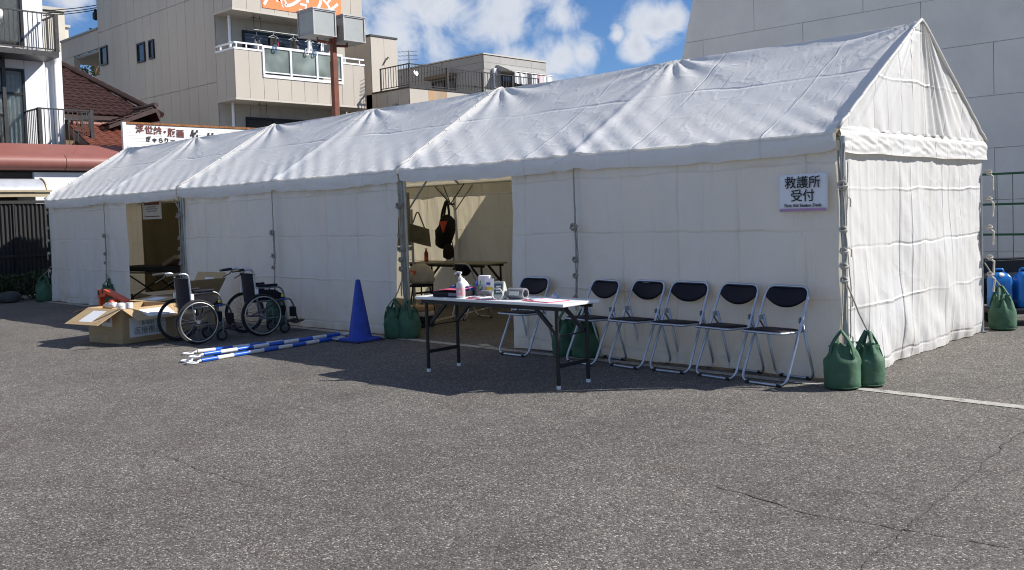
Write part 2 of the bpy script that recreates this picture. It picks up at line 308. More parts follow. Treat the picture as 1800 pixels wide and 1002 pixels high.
pm('grey_cloth', (.20, .20, .22), .8, 0, .15, 20, .002, 80); pm('device', (.52, .55, .50), .4); pm('device_dark', (.10, .11, .11), .4); pm('pump_clear', (.78, .76, .76), .2, 0, .03, trans=.15); pm('label_pink', (.75, .42, .45), .5)
pm('tea', (.32, .05, .012), .15, 0, .1, 8, trans=.3); pm('bag_white', (.52, .47, .41), .5, 0, .12, 9, .012, 14); pm('tote', (.16, .145, .10), .8, 0, .15, 10, .003, 40); pm('board_tan', (.30, .27, .21), .6)
pm('clear_bag', (.72, .70, .69), .3, 0, .2, 20, .01, 25, trans=.25)
# buildings
pm('hall_panel', (.87, .81, .725), .85, 0, .07, .9, .003, 30, dirt=.20); pm('joint', (.34, .31, .28), .9)
pm('siding', (.48, .435, .375), .8, 0, .06, .9, .002, 40, dirt=.22, stretch=(1, 1, .35)); pm('siding_rust', (.50, .43, .34), .8, 0, .3, 2.5, dirt=.7, hue=(.42, .22, .08), stretch=(1, 2.4, .25))
pm('cream_wall', (.60, .56, .47), .85, 0, .06, .8, dirt=.1); pm('grey_wall', (.36, .35, .33), .85, 0, .06, 1, dirt=.12); pm('white_wall', (.76, .77, .79), .75, 0, .04, .9, dirt=.07)
pm('soffit', (.52, .48, .42), .85, 0, .06, 1); pm('window_dark', (.03, .033, .036), .12, 0, .2, 2, spec=.8); pm('window_frame', (.018, .018, .02), .4, .3)
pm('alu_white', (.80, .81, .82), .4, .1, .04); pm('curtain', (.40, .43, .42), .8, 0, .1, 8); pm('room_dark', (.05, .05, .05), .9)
pm('orange_banner', (.80, .215, .055), .6, 0, .05, 4); pm('banner_white', (.82, .82, .82), .6)
pm('tile_red', (.16, .050, .030), .55, 0, .25, 5, .002, 30); pm('tile_shade', (.034, .011, .008), .55, 0, .35, 5, .002, 30); pm('sign_white', (.80, .80, .80), .6, 0, .05, 4, dirt=.15); pm('rust', (.24, .10, .035), .9, 0, .5, 9); pm('sign_blue', (.06, .14, .42), .6)  # the second, darker tile has the main roof's shade in its colour
pm('canopy_pink', (.25, .092, .075), .5, 0, .08, 3, dirt=.15); pm('canopy_under', (.05, .042, .036), .8); pm('fence_shade', (.022, .021, .020), .7, .1, .12, 4); pm('awning_frame', (.42, .34, .22), .5, .3); pm('awning_sheet', (.40, .42, .46), .4)  # corrugated fence darkened in colour to stand in for shade
pm('stone_dark', (.07, .068, .062), .9, 0, .3, 6, .004, 30); pm('rust_pole', (.155, .05, .030), .7, .2, .25, 6, .002, 40); pm('lamp_metal', (.34, .33, .33), .45, .5, .1); pm('lamp_pane', (.30, .32, .32), .5, 0, .08, 2); pm('green_fence', (.012, .085, .04), .45); pm('inner_curtain', (.17, .135, .07), .9, 0, .1, 5); pm('wood', (.18, .12, .07), .8)
pm('leaf', (.035, .055, .018), .7, 0, .4, 3); pm('leaf_far', (.03, .05, .02), .8, 0, .4, 2); pm('skin_pot', (.35, .35, .33), .8); pm('cloth_white', (.78, .78, .78), .8); pm('cloth_red', (.42, .03, .05), .8); pm('cloth_grey', (.10, .10, .12), .8); pm('cloth_blue', (.05, .16, .30), .6)
pm('container', (.42, .42, .40), .6, 0, .1, 3)
def frosted():
    m, nt, N, L, B, O = nodes('frosted_glass'); setv(B, 'Base Color', (.42, .50, .47, 1)); setv(B, 'Roughness', .32); setv(B, 'Transmission Weight', .55); setv(B, 'IOR', 1.2)
    n = N.new('ShaderNodeTexNoise'); n.inputs['Scale'].default_value = 1.2; r = N.new('ShaderNodeValToRGB'); r.color_ramp.elements[0].color = (.22, .27, .25, 1); r.color_ramp.elements[1].color = (.5, .58, .55, 1); r.color_ramp.elements[0].position = .35; r.color_ramp.elements[1].position = .65
    tc = N.new('ShaderNodeTexCoord'); L.new(tc.outputs['Object'], n.inputs['Vector']); L.new(n.outputs[0], r.inputs[0]); L.new(r.outputs[0], B.inputs['Base Color'])
frosted()
def glass():
    m, nt, N, L, B, O = nodes('glass'); setv(B, 'Base Color', (.85, .9, .9, 1)); setv(B, 'Roughness', .03); setv(B, 'IOR', 1.1); setv(B, 'Transmission Weight', 1); setv(B, 'Specular IOR Level', .8)
glass()
def world_build(mb, name, mat, parent, **k):    # vertices given in scene metres, stored relative to the parent
    o = Vector((0, 0, 0)); p = parent
    while p: o += p.location; p = p.parent
    mb.v = [(x - o.x, y - o.y, z - o.z) for x, y, z in mb.v]
    return mb.build(name, mat, parent, **k)
def B6(*a): return MB().box(*a)
# ------------------------------------------------------------------ ground
def build_ground():
    m = MB(); n = 24
    def fn(u, v): return (lerp(-300, 300, u), lerp(-300, 300, v), 0)
    g = structure(m.grid(fn, n, n).build('ground', 'asphalt'))
    # painted parking lines, sheets 4 mm up
    def line(pts, w, name='painted_line'):
        mb = MB(); P = [Vector((x, y, 0)) for x, y in pts]; V = []; k = 0
        for i in range(len(P) - 1):
            n_ = max(2, int((P[i + 1] - P[i]).length / .12)); d = (P[i + 1] - P[i]).normalized(); s = Vector((-d.y, d.x, 0))
            for j in range(n_ + (i == len(P) - 2)):
                p = P[i].lerp(P[i + 1], j / n_); a = w / 2 + .008 * noise.noise(p * 9); b = w / 2 + .008 * noise.noise(p * 9 + Vector((5, 5, 5)))
                V += [(p.x + s.x * a, p.y + s.y * a, .004), (p.x - s.x * b, p.y - s.y * b, .004)]
        F = [(2 * i, 2 * i + 1, 2 * i + 3, 2 * i + 2) for i in range(len(V) // 2 - 1)]
        return structure(mb.add(V, F).build(name, 'paint_line'))
    line([(.15, -.255), (.9, -.285), (3.2, -.36)], .115)
    line([(-16.5, -.13), (-7.2, -.13), (-2.0, -.20), (.1, -.25)], .12)
    line([(-5.9, .75), (-6.35, 1.2), (-7.1, 3.4)], .10)
    line([(-4.15, .0), (-3.9, -.12)], .10)
    def crack(pts, w, seed):
        mb = MB(); P = []
        for i in range(len(pts) - 1):
            a = Vector(pts[i] + (0,)); b = Vector(pts[i + 1] + (0,)); n_ = max(3, int((b - a).length / .03))
            for j in range(n_):
                p = a.lerp(b, j / n_); P.append(p + Vector((noise.noise(p * 6 + Vector((seed, 0, 0))) * .035 + noise.noise(p * 31) * .008, noise.noise(p * 6 + Vector((0, seed, 0))) * .035 + noise.noise(p * 29 + Vector((3, 0, 0))) * .008, 0)))
        V = []
        for i, p in enumerate(P):
            d = (P[min(i + 1, len(P) - 1)] - P[max(i - 1, 0)]).normalized(); s = Vector((-d.y, d.x, 0)); ww = w * max(.12, .55 + noise.noise(p * 14 + Vector((seed, 9, 0))))
            V += [tuple(p + s * ww / 2 + Vector((0, 0, .0035))), tuple(p - s * ww / 2 + Vector((0, 0, .0035)))]
        return structure(mb.add(V, [(2 * i, 2 * i + 1, 2 * i + 3, 2 * i + 2) for i in range(len(P) - 1)]).build('crack', 'tar'))
    crack([(1.40, .6), (1.57, -.96), (1.63, -2.0), (1.69, -3.13), (1.74, -3.95), (1.8, -5)], .013, 1)
    crack([(.70, -3.10), (.95, -3.17), (1.26, -3.24), (1.69, -3.20), (2.15, -3.15), (3, -3.0)], .011, 4)
    crack([(-2.6, -4.55), (-1.9, -4.62), (-1.1, -4.6)], .006, 8)
    crack([(.30, -.30), (.9, -.27), (1.5, -.31), (2.6, -.33)], .010, 12)
build_ground()
# ------------------------------------------------------------------ big panel-clad hall behind the tent
def build_hall():
    t = thing('hall', 'large windowless grey panel-clad hall with sloping edge behind the tents', 'building', (-11.97, 14, 0))
    edge = lambda z: -11.97 + .2635 * z
    H = 7.95; X1 = 15
    w = MB(); w.prism([(edge(0) + .03, 0), (X1, 0), (X1, H - .02), (edge(H) + .03, H - .02)], 1, 14.03, 27); world_build(w, 'wall', 'joint', t)
    rows = [0, .29, 1.38, 2.46, 3.55, 4.65, 5.72, 6.82, H]
    for r in range(len(rows) - 1):
        z0, z1 = rows[r] + .005, rows[r + 1] - .005; off = -8.45 if r % 2 == 0 else -9.91
        xs = [off + 2.735 * k for k in range(-2, 10)]; xs = [x for x in xs if edge(z1) + .3 < x < X1 - .2]; xs = [None] + xs + [X1]
        for i in range(len(xs) - 1):
            a0, a1 = (edge(z0), edge(z1)) if xs[i] is None else (xs[i] + .006, xs[i] + .006); b = xs[i + 1] - .006
            dy = random.uniform(-.004, .004)
            m = MB(); m.prism([(a0, z0), (b, z0), (b, z1), (a1, z1)], 1, 14.0 + dy, 14.03); world_build(m, 'wall_panel', 'hall_panel', t)
    m = MB(); m.prism([(edge(H) - .03, H), (X1 + .03, H), (X1 + .03, H + .1), (edge(H) - .02, H + .1)], 1, 13.96, 27); world_build(m, 'coping', 'grey_wall', t)
build_hall()
# ------------------------------------------------------------------ windows and railings
def window(parent, axis, pos, a0, a1, z0, z1, fr=.05, out=1, depth=.05, mullions=0, pane='window_dark', frame='window_frame'):
    """frame ring standing proud of a wall at axis=pos, pane set back inside it"""
    def bx(m, p0, p1, a, b, c, d):
        lo, hi = sorted((pos + out * p0, pos + out * p1))
        return m.box(lo, hi, a, b, c, d) if axis == 0 else m.box(a, b, lo, hi, c, d)
    m = MB(); bx(m, .001, depth, a0, a1, z0, z0 + fr); bx(m, .001, depth, a0, a1, z1 - fr, z1); bx(m, .001, depth, a0, a0 + fr, z0 + fr, z1 - fr); bx(m, .001, depth, a1 - fr, a1, z0 + fr, z1 - fr)
    for k in range(mullions):
        c = lerp(a0, a1, (k + 1) / (mullions + 1)); bx(m, .001, depth * .9, c - fr / 2, c + fr / 2, z0 + fr, z1 - fr)
    f = world_build(m, 'window', frame, parent)
    p = MB(); bx(p, .002, .012, a0 + fr, a1 - fr, z0 + fr, z1 - fr); world_build(p, 'pane', pane, f)
    return f
BAL = {}
def railing(parent, A, B, z0, z1, gap, mat, post=.05, bw=.018, ends=(1, 1), top=.05, name='railing'):
    A = Vector((A[0], A[1], 0)); B = Vector((B[0], B[1], 0)); d = B - A; L = d.length
    m = MB(); m.bar(A + Vector((0, 0, z1)), B + Vector((0, 0, z1)), top, .035); m.bar(A + Vector((0, 0, z0 + .06)), B + Vector((0, 0, z0 + .06)), .03, .03)
    for e, P in zip(ends, (A, B)):
        if e: m.box(P.x - post / 2, P.x + post / 2, P.y - post / 2, P.y + post / 2, z0, z1 + .02)
    r = world_build(m, name, mat, parent)
    key = (round(z1 - z0, 3), bw, mat)
    if key not in BAL:
        b = MB().box(-bw / 2, bw / 2, -bw / 2, bw / 2, z0 + .075 - z0, z1 - z0 - .018); o = b.build('baluster', mat); BAL[key] = o.data; bpy.data.objects.remove(o)
    off = Vector((0, 0, 0)); p = r
    while p: off += p.location; p = p.parent
    n = max(2, int(L / gap))
    for k in range(1, n):
        q = A + d * (k / n); obj('baluster', BAL[key], r, (q.x - off.x, q.y - off.y, z0 - off.z))
    return r
# ------------------------------------------------------------------ apartment block
def build_apartment():
    FX, LY, RY, BX, DX = -24.63, 9.23, 14.55, -34.85, -25.8
    t = thing('apartment_block', 'beige siding apartment block with projecting balconies and orange banner', 'building', (FX, LY, 0))
    w = MB(); w.box(BX + .01, DX - .04, LY + .03, RY, 0, 13.2); world_build(w, 'wall', 'joint', t)
    rows = [.15, 3.16, 6.17, 9.19, 12.2, 13.2]
    n = 14; cw = (DX - BX) / n
    for r in range(5):
        for c in range(n):
            x0 = BX + c * cw; world_build(B6(x0 + .006, x0 + cw - .006, LY + random.uniform(0, .004), LY + .03, rows[r] + .008, rows[r + 1] - .008), 'siding_panel', 'siding', t)
    for r in range(5):                                   # recessed facade behind the balconies
        for c in range(9):
            y0 = LY + .04 + c * .59; world_build(B6(DX - .04, DX + random.uniform(-.003, .003), y0 + .005, y0 + .585, rows[r] + .008, rows[r + 1] - .008), 'siding_panel', 'siding', t)
    for (u0, u1, v0, v1) in ((178, 190, 81, 115), (242.5, 256, 75, 110), (263, 272, 70, 104)):
        a = onp(u0, (v0 + v1) / 2, 1, LY); b = onp(u1, (v0 + v1) / 2, 1, LY); c = onp((u0 + u1) / 2, v0, 1, LY); d = onp((u0 + u1) / 2, v1, 1, LY)
        window(t, 1, LY, a.x, b.x, d.z, c.z, .06, -1, .06)
    def panel(p, *a): world_build(B6(*a), 'siding_panel', 'siding', p)
    def balcony(z, top, glazed):
        b = obj('balcony', None, t, (0, 0, 0))
        world_build(B6(DX + .005, FX - .035, LY + .045, RY - .045, z + .05, z + .2), 'slab', 'soffit', b)
        world_build(B6(DX + .005, FX + .012, LY - .012, RY + .012, z - .03, z + .045), 'drip_edge', 'soffit', b)
        for k in range(2): panel(b, lerp(DX, FX, k / 2) + .008, lerp(DX, FX, (k + 1) / 2) - .006 - (.03 if k else 0), LY + .002, LY + .04, z + .05, top)
        for k in range(2): panel(b, lerp(DX, FX, k / 2) + .008, lerp(DX, FX, (k + 1) / 2) - .006 - (.03 if k else 0), RY - .04, RY, z + .05, top - .1)
        ys = [LY, 9.765, 10.3] + [10.3 + 3.22 * k / 6 for k in range(1, 7)] + [14.03, RY]
        for i in range(len(ys) - 1):
            mid = 2 <= i < 8; tp = (6.27 if glazed and mid else top - (.1 if i >= 8 and glazed else 0))
            panel(b, FX - .03, FX + random.uniform(-.002, .002), ys[i] + .006, ys[i + 1] - .006, z + .05, tp)
        return b
    b3 = balcony(5.50, 7.12, True); b4 = balcony(8.42, 10.1, False); b2 = balcony(2.5, 4.1, False)
    # white cap and rails on the third-floor balcony
    m = MB(); m.box(DX, FX + .02, LY - .02, LY + .07, 7.12, 7.18); m.box(FX - .06, FX + .02, LY + .07, 10.3, 7.12, 7.18); world_build(m, 'cap', 'alu_white', b3); world_build(B6(FX - .06, FX + .02, 13.55, RY + .02, 7.02, 7.08), 'cap', 'alu_white', b3)
    m = MB(); m.bar((DX, LY + .03, 7.34), (FX - .02, LY + .03, 7.34), .05, .05); m.bar((FX - .02, LY + .005, 7.34), (FX - .02, 10.3, 7.34), .05, .05)
    for y in (LY + .1, 9.7, 10.15): m.box(FX - .045, FX - .005, y - .02, y + .02, 7.18, 7.32)
    m.box(DX + .25, DX + .3, LY + .01, LY + .05, 7.18, 7.32)
    world_build(m, 'handrail', 'alu_white', b3); m = MB(); m.bar((FX - .02, 13.5, 7.24), (FX - .02, RY, 7.24), .05, .05)
    for y in (13.7, 14.35): m.box(FX - .045, FX - .005, y - .02, y + .02, 7.08, 7.22)
    world_build(m, 'handrail', 'alu_white', b3)
    m = MB(); m.box(FX - .03, FX + .03, 10.28, 13.56, 6.27, 6.37); m.box(FX - .03, FX + .03, 10.28, 13.56, 7.26, 7.34); m.box(FX - .02, FX + .022, 10.34, 13.5, 6.43, 6.47)
    for y in (10.31, 11.38, 12.46, 13.53): m.box(FX - .028, FX + .034, y - .035, y + .035, 6.371, 7.259)
    world_build(m, 'glass_frame', 'alu_white', b3)
    for y in (10.31, 11.38, 12.46): world_build(B6(FX - .012, FX - .004, y + .037, y + 1.03, 6.475, 7.255), 'pane', 'frosted_glass', b3)
    for z0, z1 in ((5.72, 8.02), (8.7, 11.0), (2.75, 5.05)): window(t, 0, DX, 10.25, 13.5, z0, z1, .07, 1, .07, 2)
    m = MB(); m.tube([(DX + .28, 9.62, 0), (DX + .28, 9.62, 13)], .05, 10); world_build(m, 'drainpipe', 'alu_white', t, smooth=True)
    # orange banner on the fourth-floor parapet
    bn = tag(world_build(B6(FX + .006, FX + .02, 10.36, 13.60, 8.60, 10.05), 'banner', 'orange_banner', None), 'orange banner with white brush katakana on the upper balcony', 'banner')
    def ch(c, y, z, s, sx=1, sh=0): text(c, s, 'banner_white', 'lettering', bn, facing_mx((FX + .023, y, z), (0, 1, 0), (0, 0, 1)), .002, bold=.016, sx=sx, shear=sh)
    ch('風', 10.85, 9.06, .95, 1.0, .15); ch('シ', 11.55, 9.0, .78, 1.15); ch('ュ', 12.0, 8.83, .5); ch('ウ', 12.45, 9.0, .9, 1.0); ch('マ', 12.98, 9.14, .56); ch('イ', 13.2, 8.82, .66, 1.1)
    # upper annex with an open gallery at its far end
    an = thing('gallery_annex', 'low beige annex with open gallery at the far end of apartment block', 'building', (-38.6, 9.25, 0))
    zt = 9.35
    for k in range(5): world_build(B6(-38.6 + k * .74, -38.6 + k * .74 + .73, 9.25, 9.35, 8.62, zt), 'siding_panel', 'siding', an)
    world_build(B6(-38.6, -37.35, 9.252, 9.5, 0, 8.61), 'wall', 'siding', an); world_build(B6(-37.34, -34.9, 9.252, 9.5, 0, 7.55), 'parapet', 'siding', an); world_build(B6(-38.6, -34.9, 9.2, 13, zt + .005, zt + .08), 'roof', 'grey_wall', an); world_build(B6(-38.6, -34.9, 9.36, 13, 8.5, 8.6), 'ceiling_slab', 'grey_wall', an)
build_apartment()
def build_laundry():
    X = -24.95
    for i, (z, x) in enumerate(((7.90, X), (7.96, X - .4))):
        m = MB(); m.tube([(x, 10.2, z), (x, 13.55, z)], .014, 6); tag(m.build('laundry_pole', 'steel', smooth=True), ('front', 'rear')[i] + ' steel laundry pole across the apartment balcony', 'laundry pole', 'laundry poles')
    hg = MB(); hg.tube([(0, 0, .12), (0, 0, 0), (0, -.2, -.09), (0, .2, -.09), (0, 0, 0)], .007, 5)
    o0 = hg.build('hanger', 'white_metal'); hm = o0.data; bpy.data.objects.remove(o0)
    spec = [(10.55, 'cloth_grey', .3, .5, 'charcoal shirt at the left end'), (10.95, 'black_cloth', .34, .55, 'black shirt next to the charcoal one'), (11.35, 'cloth_red', .16, .42, 'dark red garment between black ones'), (11.75, 'black_cloth', .32, .5, 'black trousers in the middle'), (12.15, 'cloth_grey', .3, .44, 'grey top in the middle'), (12.42, 'cloth_white', .2, .40, 'white shirt right of the middle'), (12.72, 'cloth_red', .13, .3, 'narrow crimson towel'), (12.95, 'cloth_white', .14, .32, 'narrow white towel'), (13.2, 'cloth_grey', .2, .3, 'small grey garment at the right end')]
    for i, (y, mt, w, h, lab) in enumerate(spec):
        m = MB()
        def fn(u, v, w=w, h=h, i=i): return (.02 * math.sin(u * 9 + i) + .03 * noise.noise((u * 3, v * 3, i)), lerp(-w, w, u) * .5 * (1 - .25 * (1 - v) * abs(2 * u - 1)), -.03 - h * v - .05 * abs(2 * u - 1) * (1 - v))
        m.grid(fn, 8, 8); r = thing('garment', lab + ' on the apartment balcony laundry pole', 'laundry', (X if i % 2 else X - .4, y, 7.80), group='laundry on the balcony')
        m.build('cloth', mt, r, smooth='all', fix=False); h_ = obj('hanger', hm, r, (0, 0, 0))
    for y, mt in ((10.75, 'cloth_blue'), (12.35, 'cloth_blue'), (12.02, 'cloth_white')):
        m = MB(); m.tube(rounded_loop([(0, -.05, 0), (0, .05, 0), (0, .07, -.2), (0, -.04, -.22)], .04), .016, 6, True)
        tag(m.build('peg_ring', mt, loc=(-24.57, y, 7.38)), {10.75: 'blue plastic hook on the left of the balcony rail', 12.35: 'blue plastic hook on the middle of the balcony rail', 12.02: 'white plastic hook on the balcony rail'}[y], 'hook', 'hooks on the balcony rail')
    for z0, u in ((8.42, 460), (5.5, 460)):
        m = MB(); y = 10.2 + (.0 if z0 > 6 else .1)
        for yy in (y, y + .25): m.tube(rounded([(X, yy, z0 - .03), (X + .02, yy, z0 - .45), (X + .08, yy, z0 - .52), (X + .1, yy, z0 - .45)], .05), .01, 5)
        m.tube([(X, y - .1, z0 - .12), (X, y + .3, z0 - .12)], .01, 5)
        tag(m.build('pole_bracket', 'dark_bronze'), 'thin wire laundry bracket under the ' + ('upper' if z0 > 6 else 'lower') + ' balcony slab', 'bracket', 'laundry brackets')
build_laundry()
# ------------------------------------------------------------------ stair tower, roof terrace, grey penthouse
def build_terrace():
    TX, TY = -23.19, 15.46
    XT = onp(655, 163, 1, TY).x; zt = 6.13
    t = thing('terrace_building', 'beige low building with roof terrace railing and stair tower', 'building', (TX, TY, 0))
    YE = 23.0
    world_build(B6(-35, TX - .035, TY + .035, YE, 0, zt - .02), 'wall', 'joint', t)
    k = 0; y = TY
    while y < YE - .3:
        y1 = min(y + .92, YE); world_build(B6(TX - .03, TX, y + .006, y1 - .006, .2, zt), 'siding_panel', 'siding_rust' if k == 1 else 'siding', t); y = y1; k += 1
    x = TX - .035
    while x > XT + .2:
        world_build(B6(x - .62, x - .008, TY, TY + .03, .2, zt), 'siding_panel', 'siding', t); x -= .628
    world_build(B6(XT, TX + .03, TY - .03, TY + .12, zt + .003, zt + .06), 'coping', 'dark_bronze', t); world_build(B6(TX - .12, TX + .03, TY + .125, YE, zt + .003, zt + .06), 'coping', 'dark_bronze', t)
    zh = onp(653, 63, 1, TY).z; yr = onp(698, 100, 0, XT).y
    tw = obj('stair_tower', None, t, (0, 0, 0))
    world_build(B6(-36, XT - .03, TY + .03, yr, 0, zh - .05), 'wall', 'joint', tw)
    for k in range(2): world_build(B6(XT - .028, XT, lerp(TY, yr, k / 2) + .005, lerp(TY, yr, (k + 1) / 2) - .005, zt, zh), 'siding_panel', 'siding', tw)
    for k in range(14): world_build(B6(XT - .03 - (k + 1) * .9, XT - .04 - k * .9, TY, TY + .028, .2, zh), 'siding_panel', 'siding', tw)
    world_build(B6(-36, XT + .03, TY - .03, yr + .03, zh + .002, zh + .07), 'coping', 'dark_bronze', tw)
    m = MB(); m.tube([(XT + .03, lerp(TY, yr, .42), zh - 1.05), (XT + .06, lerp(TY, yr, .6), zh - .72), (XT + .04, lerp(TY, yr, .66), zh - .76)], .018, 5); world_build(m, 'bent_rod', 'dark_bronze', tw)
    z0 = zt + .07; z1 = z0 + .82
    xs = onp(668, 150, 1, TY).x
    railing(t, (xs, TY + .05), (TX - .05, TY + .05), z0, z1, .14, 'dark_bronze'); railing(t, (TX - .05, TY + .05), (TX - .05, 22.6), z0, z1, .15, 'dark_bronze', ends=(0, 1))
    m = MB()
    for y in (17.4, 19.3, 21.0): m.box(TX - .09, TX - .01, y - .04, y + .04, z0, z1 + .01)
    m.bar((TX - .3, 18.2, z0 + .25), (TX - .3, 22.5, z0 + .32), .05, .05); world_build(m, 'railing_post', 'dark_bronze', t)
    m = MB(); m.box(-24.05, -23.85, TY - .16, TY - .0, 5.45, 5.62); m.box(-24.0, -23.9, TY - .12, TY - .02, 3, 5.45); world_build(m, 'rain_head', 'grey_wall', t, bevel=.01)
    # aerial on the railing
    m = MB(); y = 15.7; x = TX - .25; m.tube([(x, y, zt), (x, y, 7.55)], .022, 6)
    for k, z in enumerate((7.2, 7.35, 7.5)):
        m.bar((x - .3, y - .25, z), (x + .25, y + .2, z), .015, .015)
        for j in range(5): c = lerp(-.28, .22, j / 4); m.bar((x + c - .12, y + c * .8 + .16, z), (x + c + .12, y + c * .8 - .16, z), .01, .01)
    tag(m.build('tv_aerial', 'steel'), 'small television aerial behind the roof terrace railing', 'aerial')
    m = MB(); M = Matrix.Translation((TX - .2, 15.95, 6.72)) @ Matrix.Rotation(rad(70), 4, 'Y'); m.lathe([(.0, 0), (.06, .005), (.1, .025), (.102, .028)], 16, M); tag(m.build('satellite_dish', 'white_metal', smooth=True), 'small white satellite dish on the terrace railing corner', 'dish')
build_terrace()
def build_penthouse():
    gx, gy = -25.15, 21.30; k = 40 / 37
    zt = 1.438 + (7.69 - 1.438) * k
    t = thing('grey_penthouse', 'flat-roofed grey rendered house with awning behind the roof terrace', 'building', (gx, gy, 0))
    ye = onp(960, 130, 0, gx).y
    world_build(B6(-38, gx, gy, ye, 0, zt - .62), 'wall', 'grey_wall', t)
    def course(z0, z1, n, o):
        for j in range(n): world_build(B6(gx - .02, gx + .012, lerp(gy, ye, j / n) + .008, lerp(gy, ye, (j + 1) / n) - .008, z0, z1), 'parapet_panel', 'grey_wall', t)
        for j in range(5): world_build(B6(-38 + (38 + gx) * j / 5 + .01, -38 + (38 + gx) * (j + 1) / 5 - .03, gy - .012, gy + .02, z0, z1), 'parapet_panel', 'grey_wall', t)
    world_build(B6(-38.0, gx - .022, gy + .022, ye, zt - .62, zt - .01), 'parapet_core', 'joint', t)
    course(zt - .61, zt - .33, 4, 0); course(zt - .32, zt - .02, 4, .5)
    world_build(B6(-38, gx + .05, gy - .05, ye + .05, zt, zt + .05), 'coping', 'soffit', t)
    a = onp(872, 128, 0, gx).y; b = onp(946, 135, 0, gx).y; za = onp(880, 126, 0, gx).z
    m = MB(); m.prism([(gx + .014, za), (gx + .014, za + .25), (gx + .12, za + .25), (gx + .75, za - .02), (gx + .75, za - .06)], 1, a, b); world_build(m, 'awning', 'grey_wall', t)
    window(t, 0, gx, a + .3, b - .3, za - 1.9, za - .1, .06, 1, .05, 1)
    window(t, 1, gy, -28.4, -26.9, za - 1.6, za - .15, .07, -1, .06, 1); world_build(B6(-28.5, -26.8, gy - .4, gy - .065, za - .1, za + .05), 'window_hood', 'wood', t)
    m = MB(); m.box(gx + .013, gx + .14, gy + .5, gy + .68, za - .2, za + .1); m.box(gx + .02, gx + .1, gy + .55, gy + .63, 4, za - .2); world_build(m, 'rain_head', 'alu_white', t)
    for i in range(7):
        y = lerp(a + .35, b - .3, i / 6); m = MB()
        def fn(u, v, i=i): return (.03 * math.sin(u * 7 + i), lerp(-.2, .2, u), -.45 * v - .04 * math.sin(3 * u))
        m.grid(fn, 6, 4); tag(m.build('towel', ('cloth_white', 'cloth_white', 'cloth_grey', 'cloth_white', 'label_pink', 'cloth_white', 'cloth_white')[i], loc=(gx + .95, y, za - .14), fix=False), ('first white', 'second white', 'grey', 'third white', 'pink', 'fourth white', 'fifth white')[i] + ' towel from the left drying under the penthouse awning', 'towel', 'towels under the penthouse awning')
    m = MB(); m.tube([(gx + .95, a, za - .12), (gx + .95, b, za - .12)], .015, 6); tag(m.build('drying_pole', 'steel'), 'steel drying pole under the penthouse awning', 'pole')
build_penthouse()
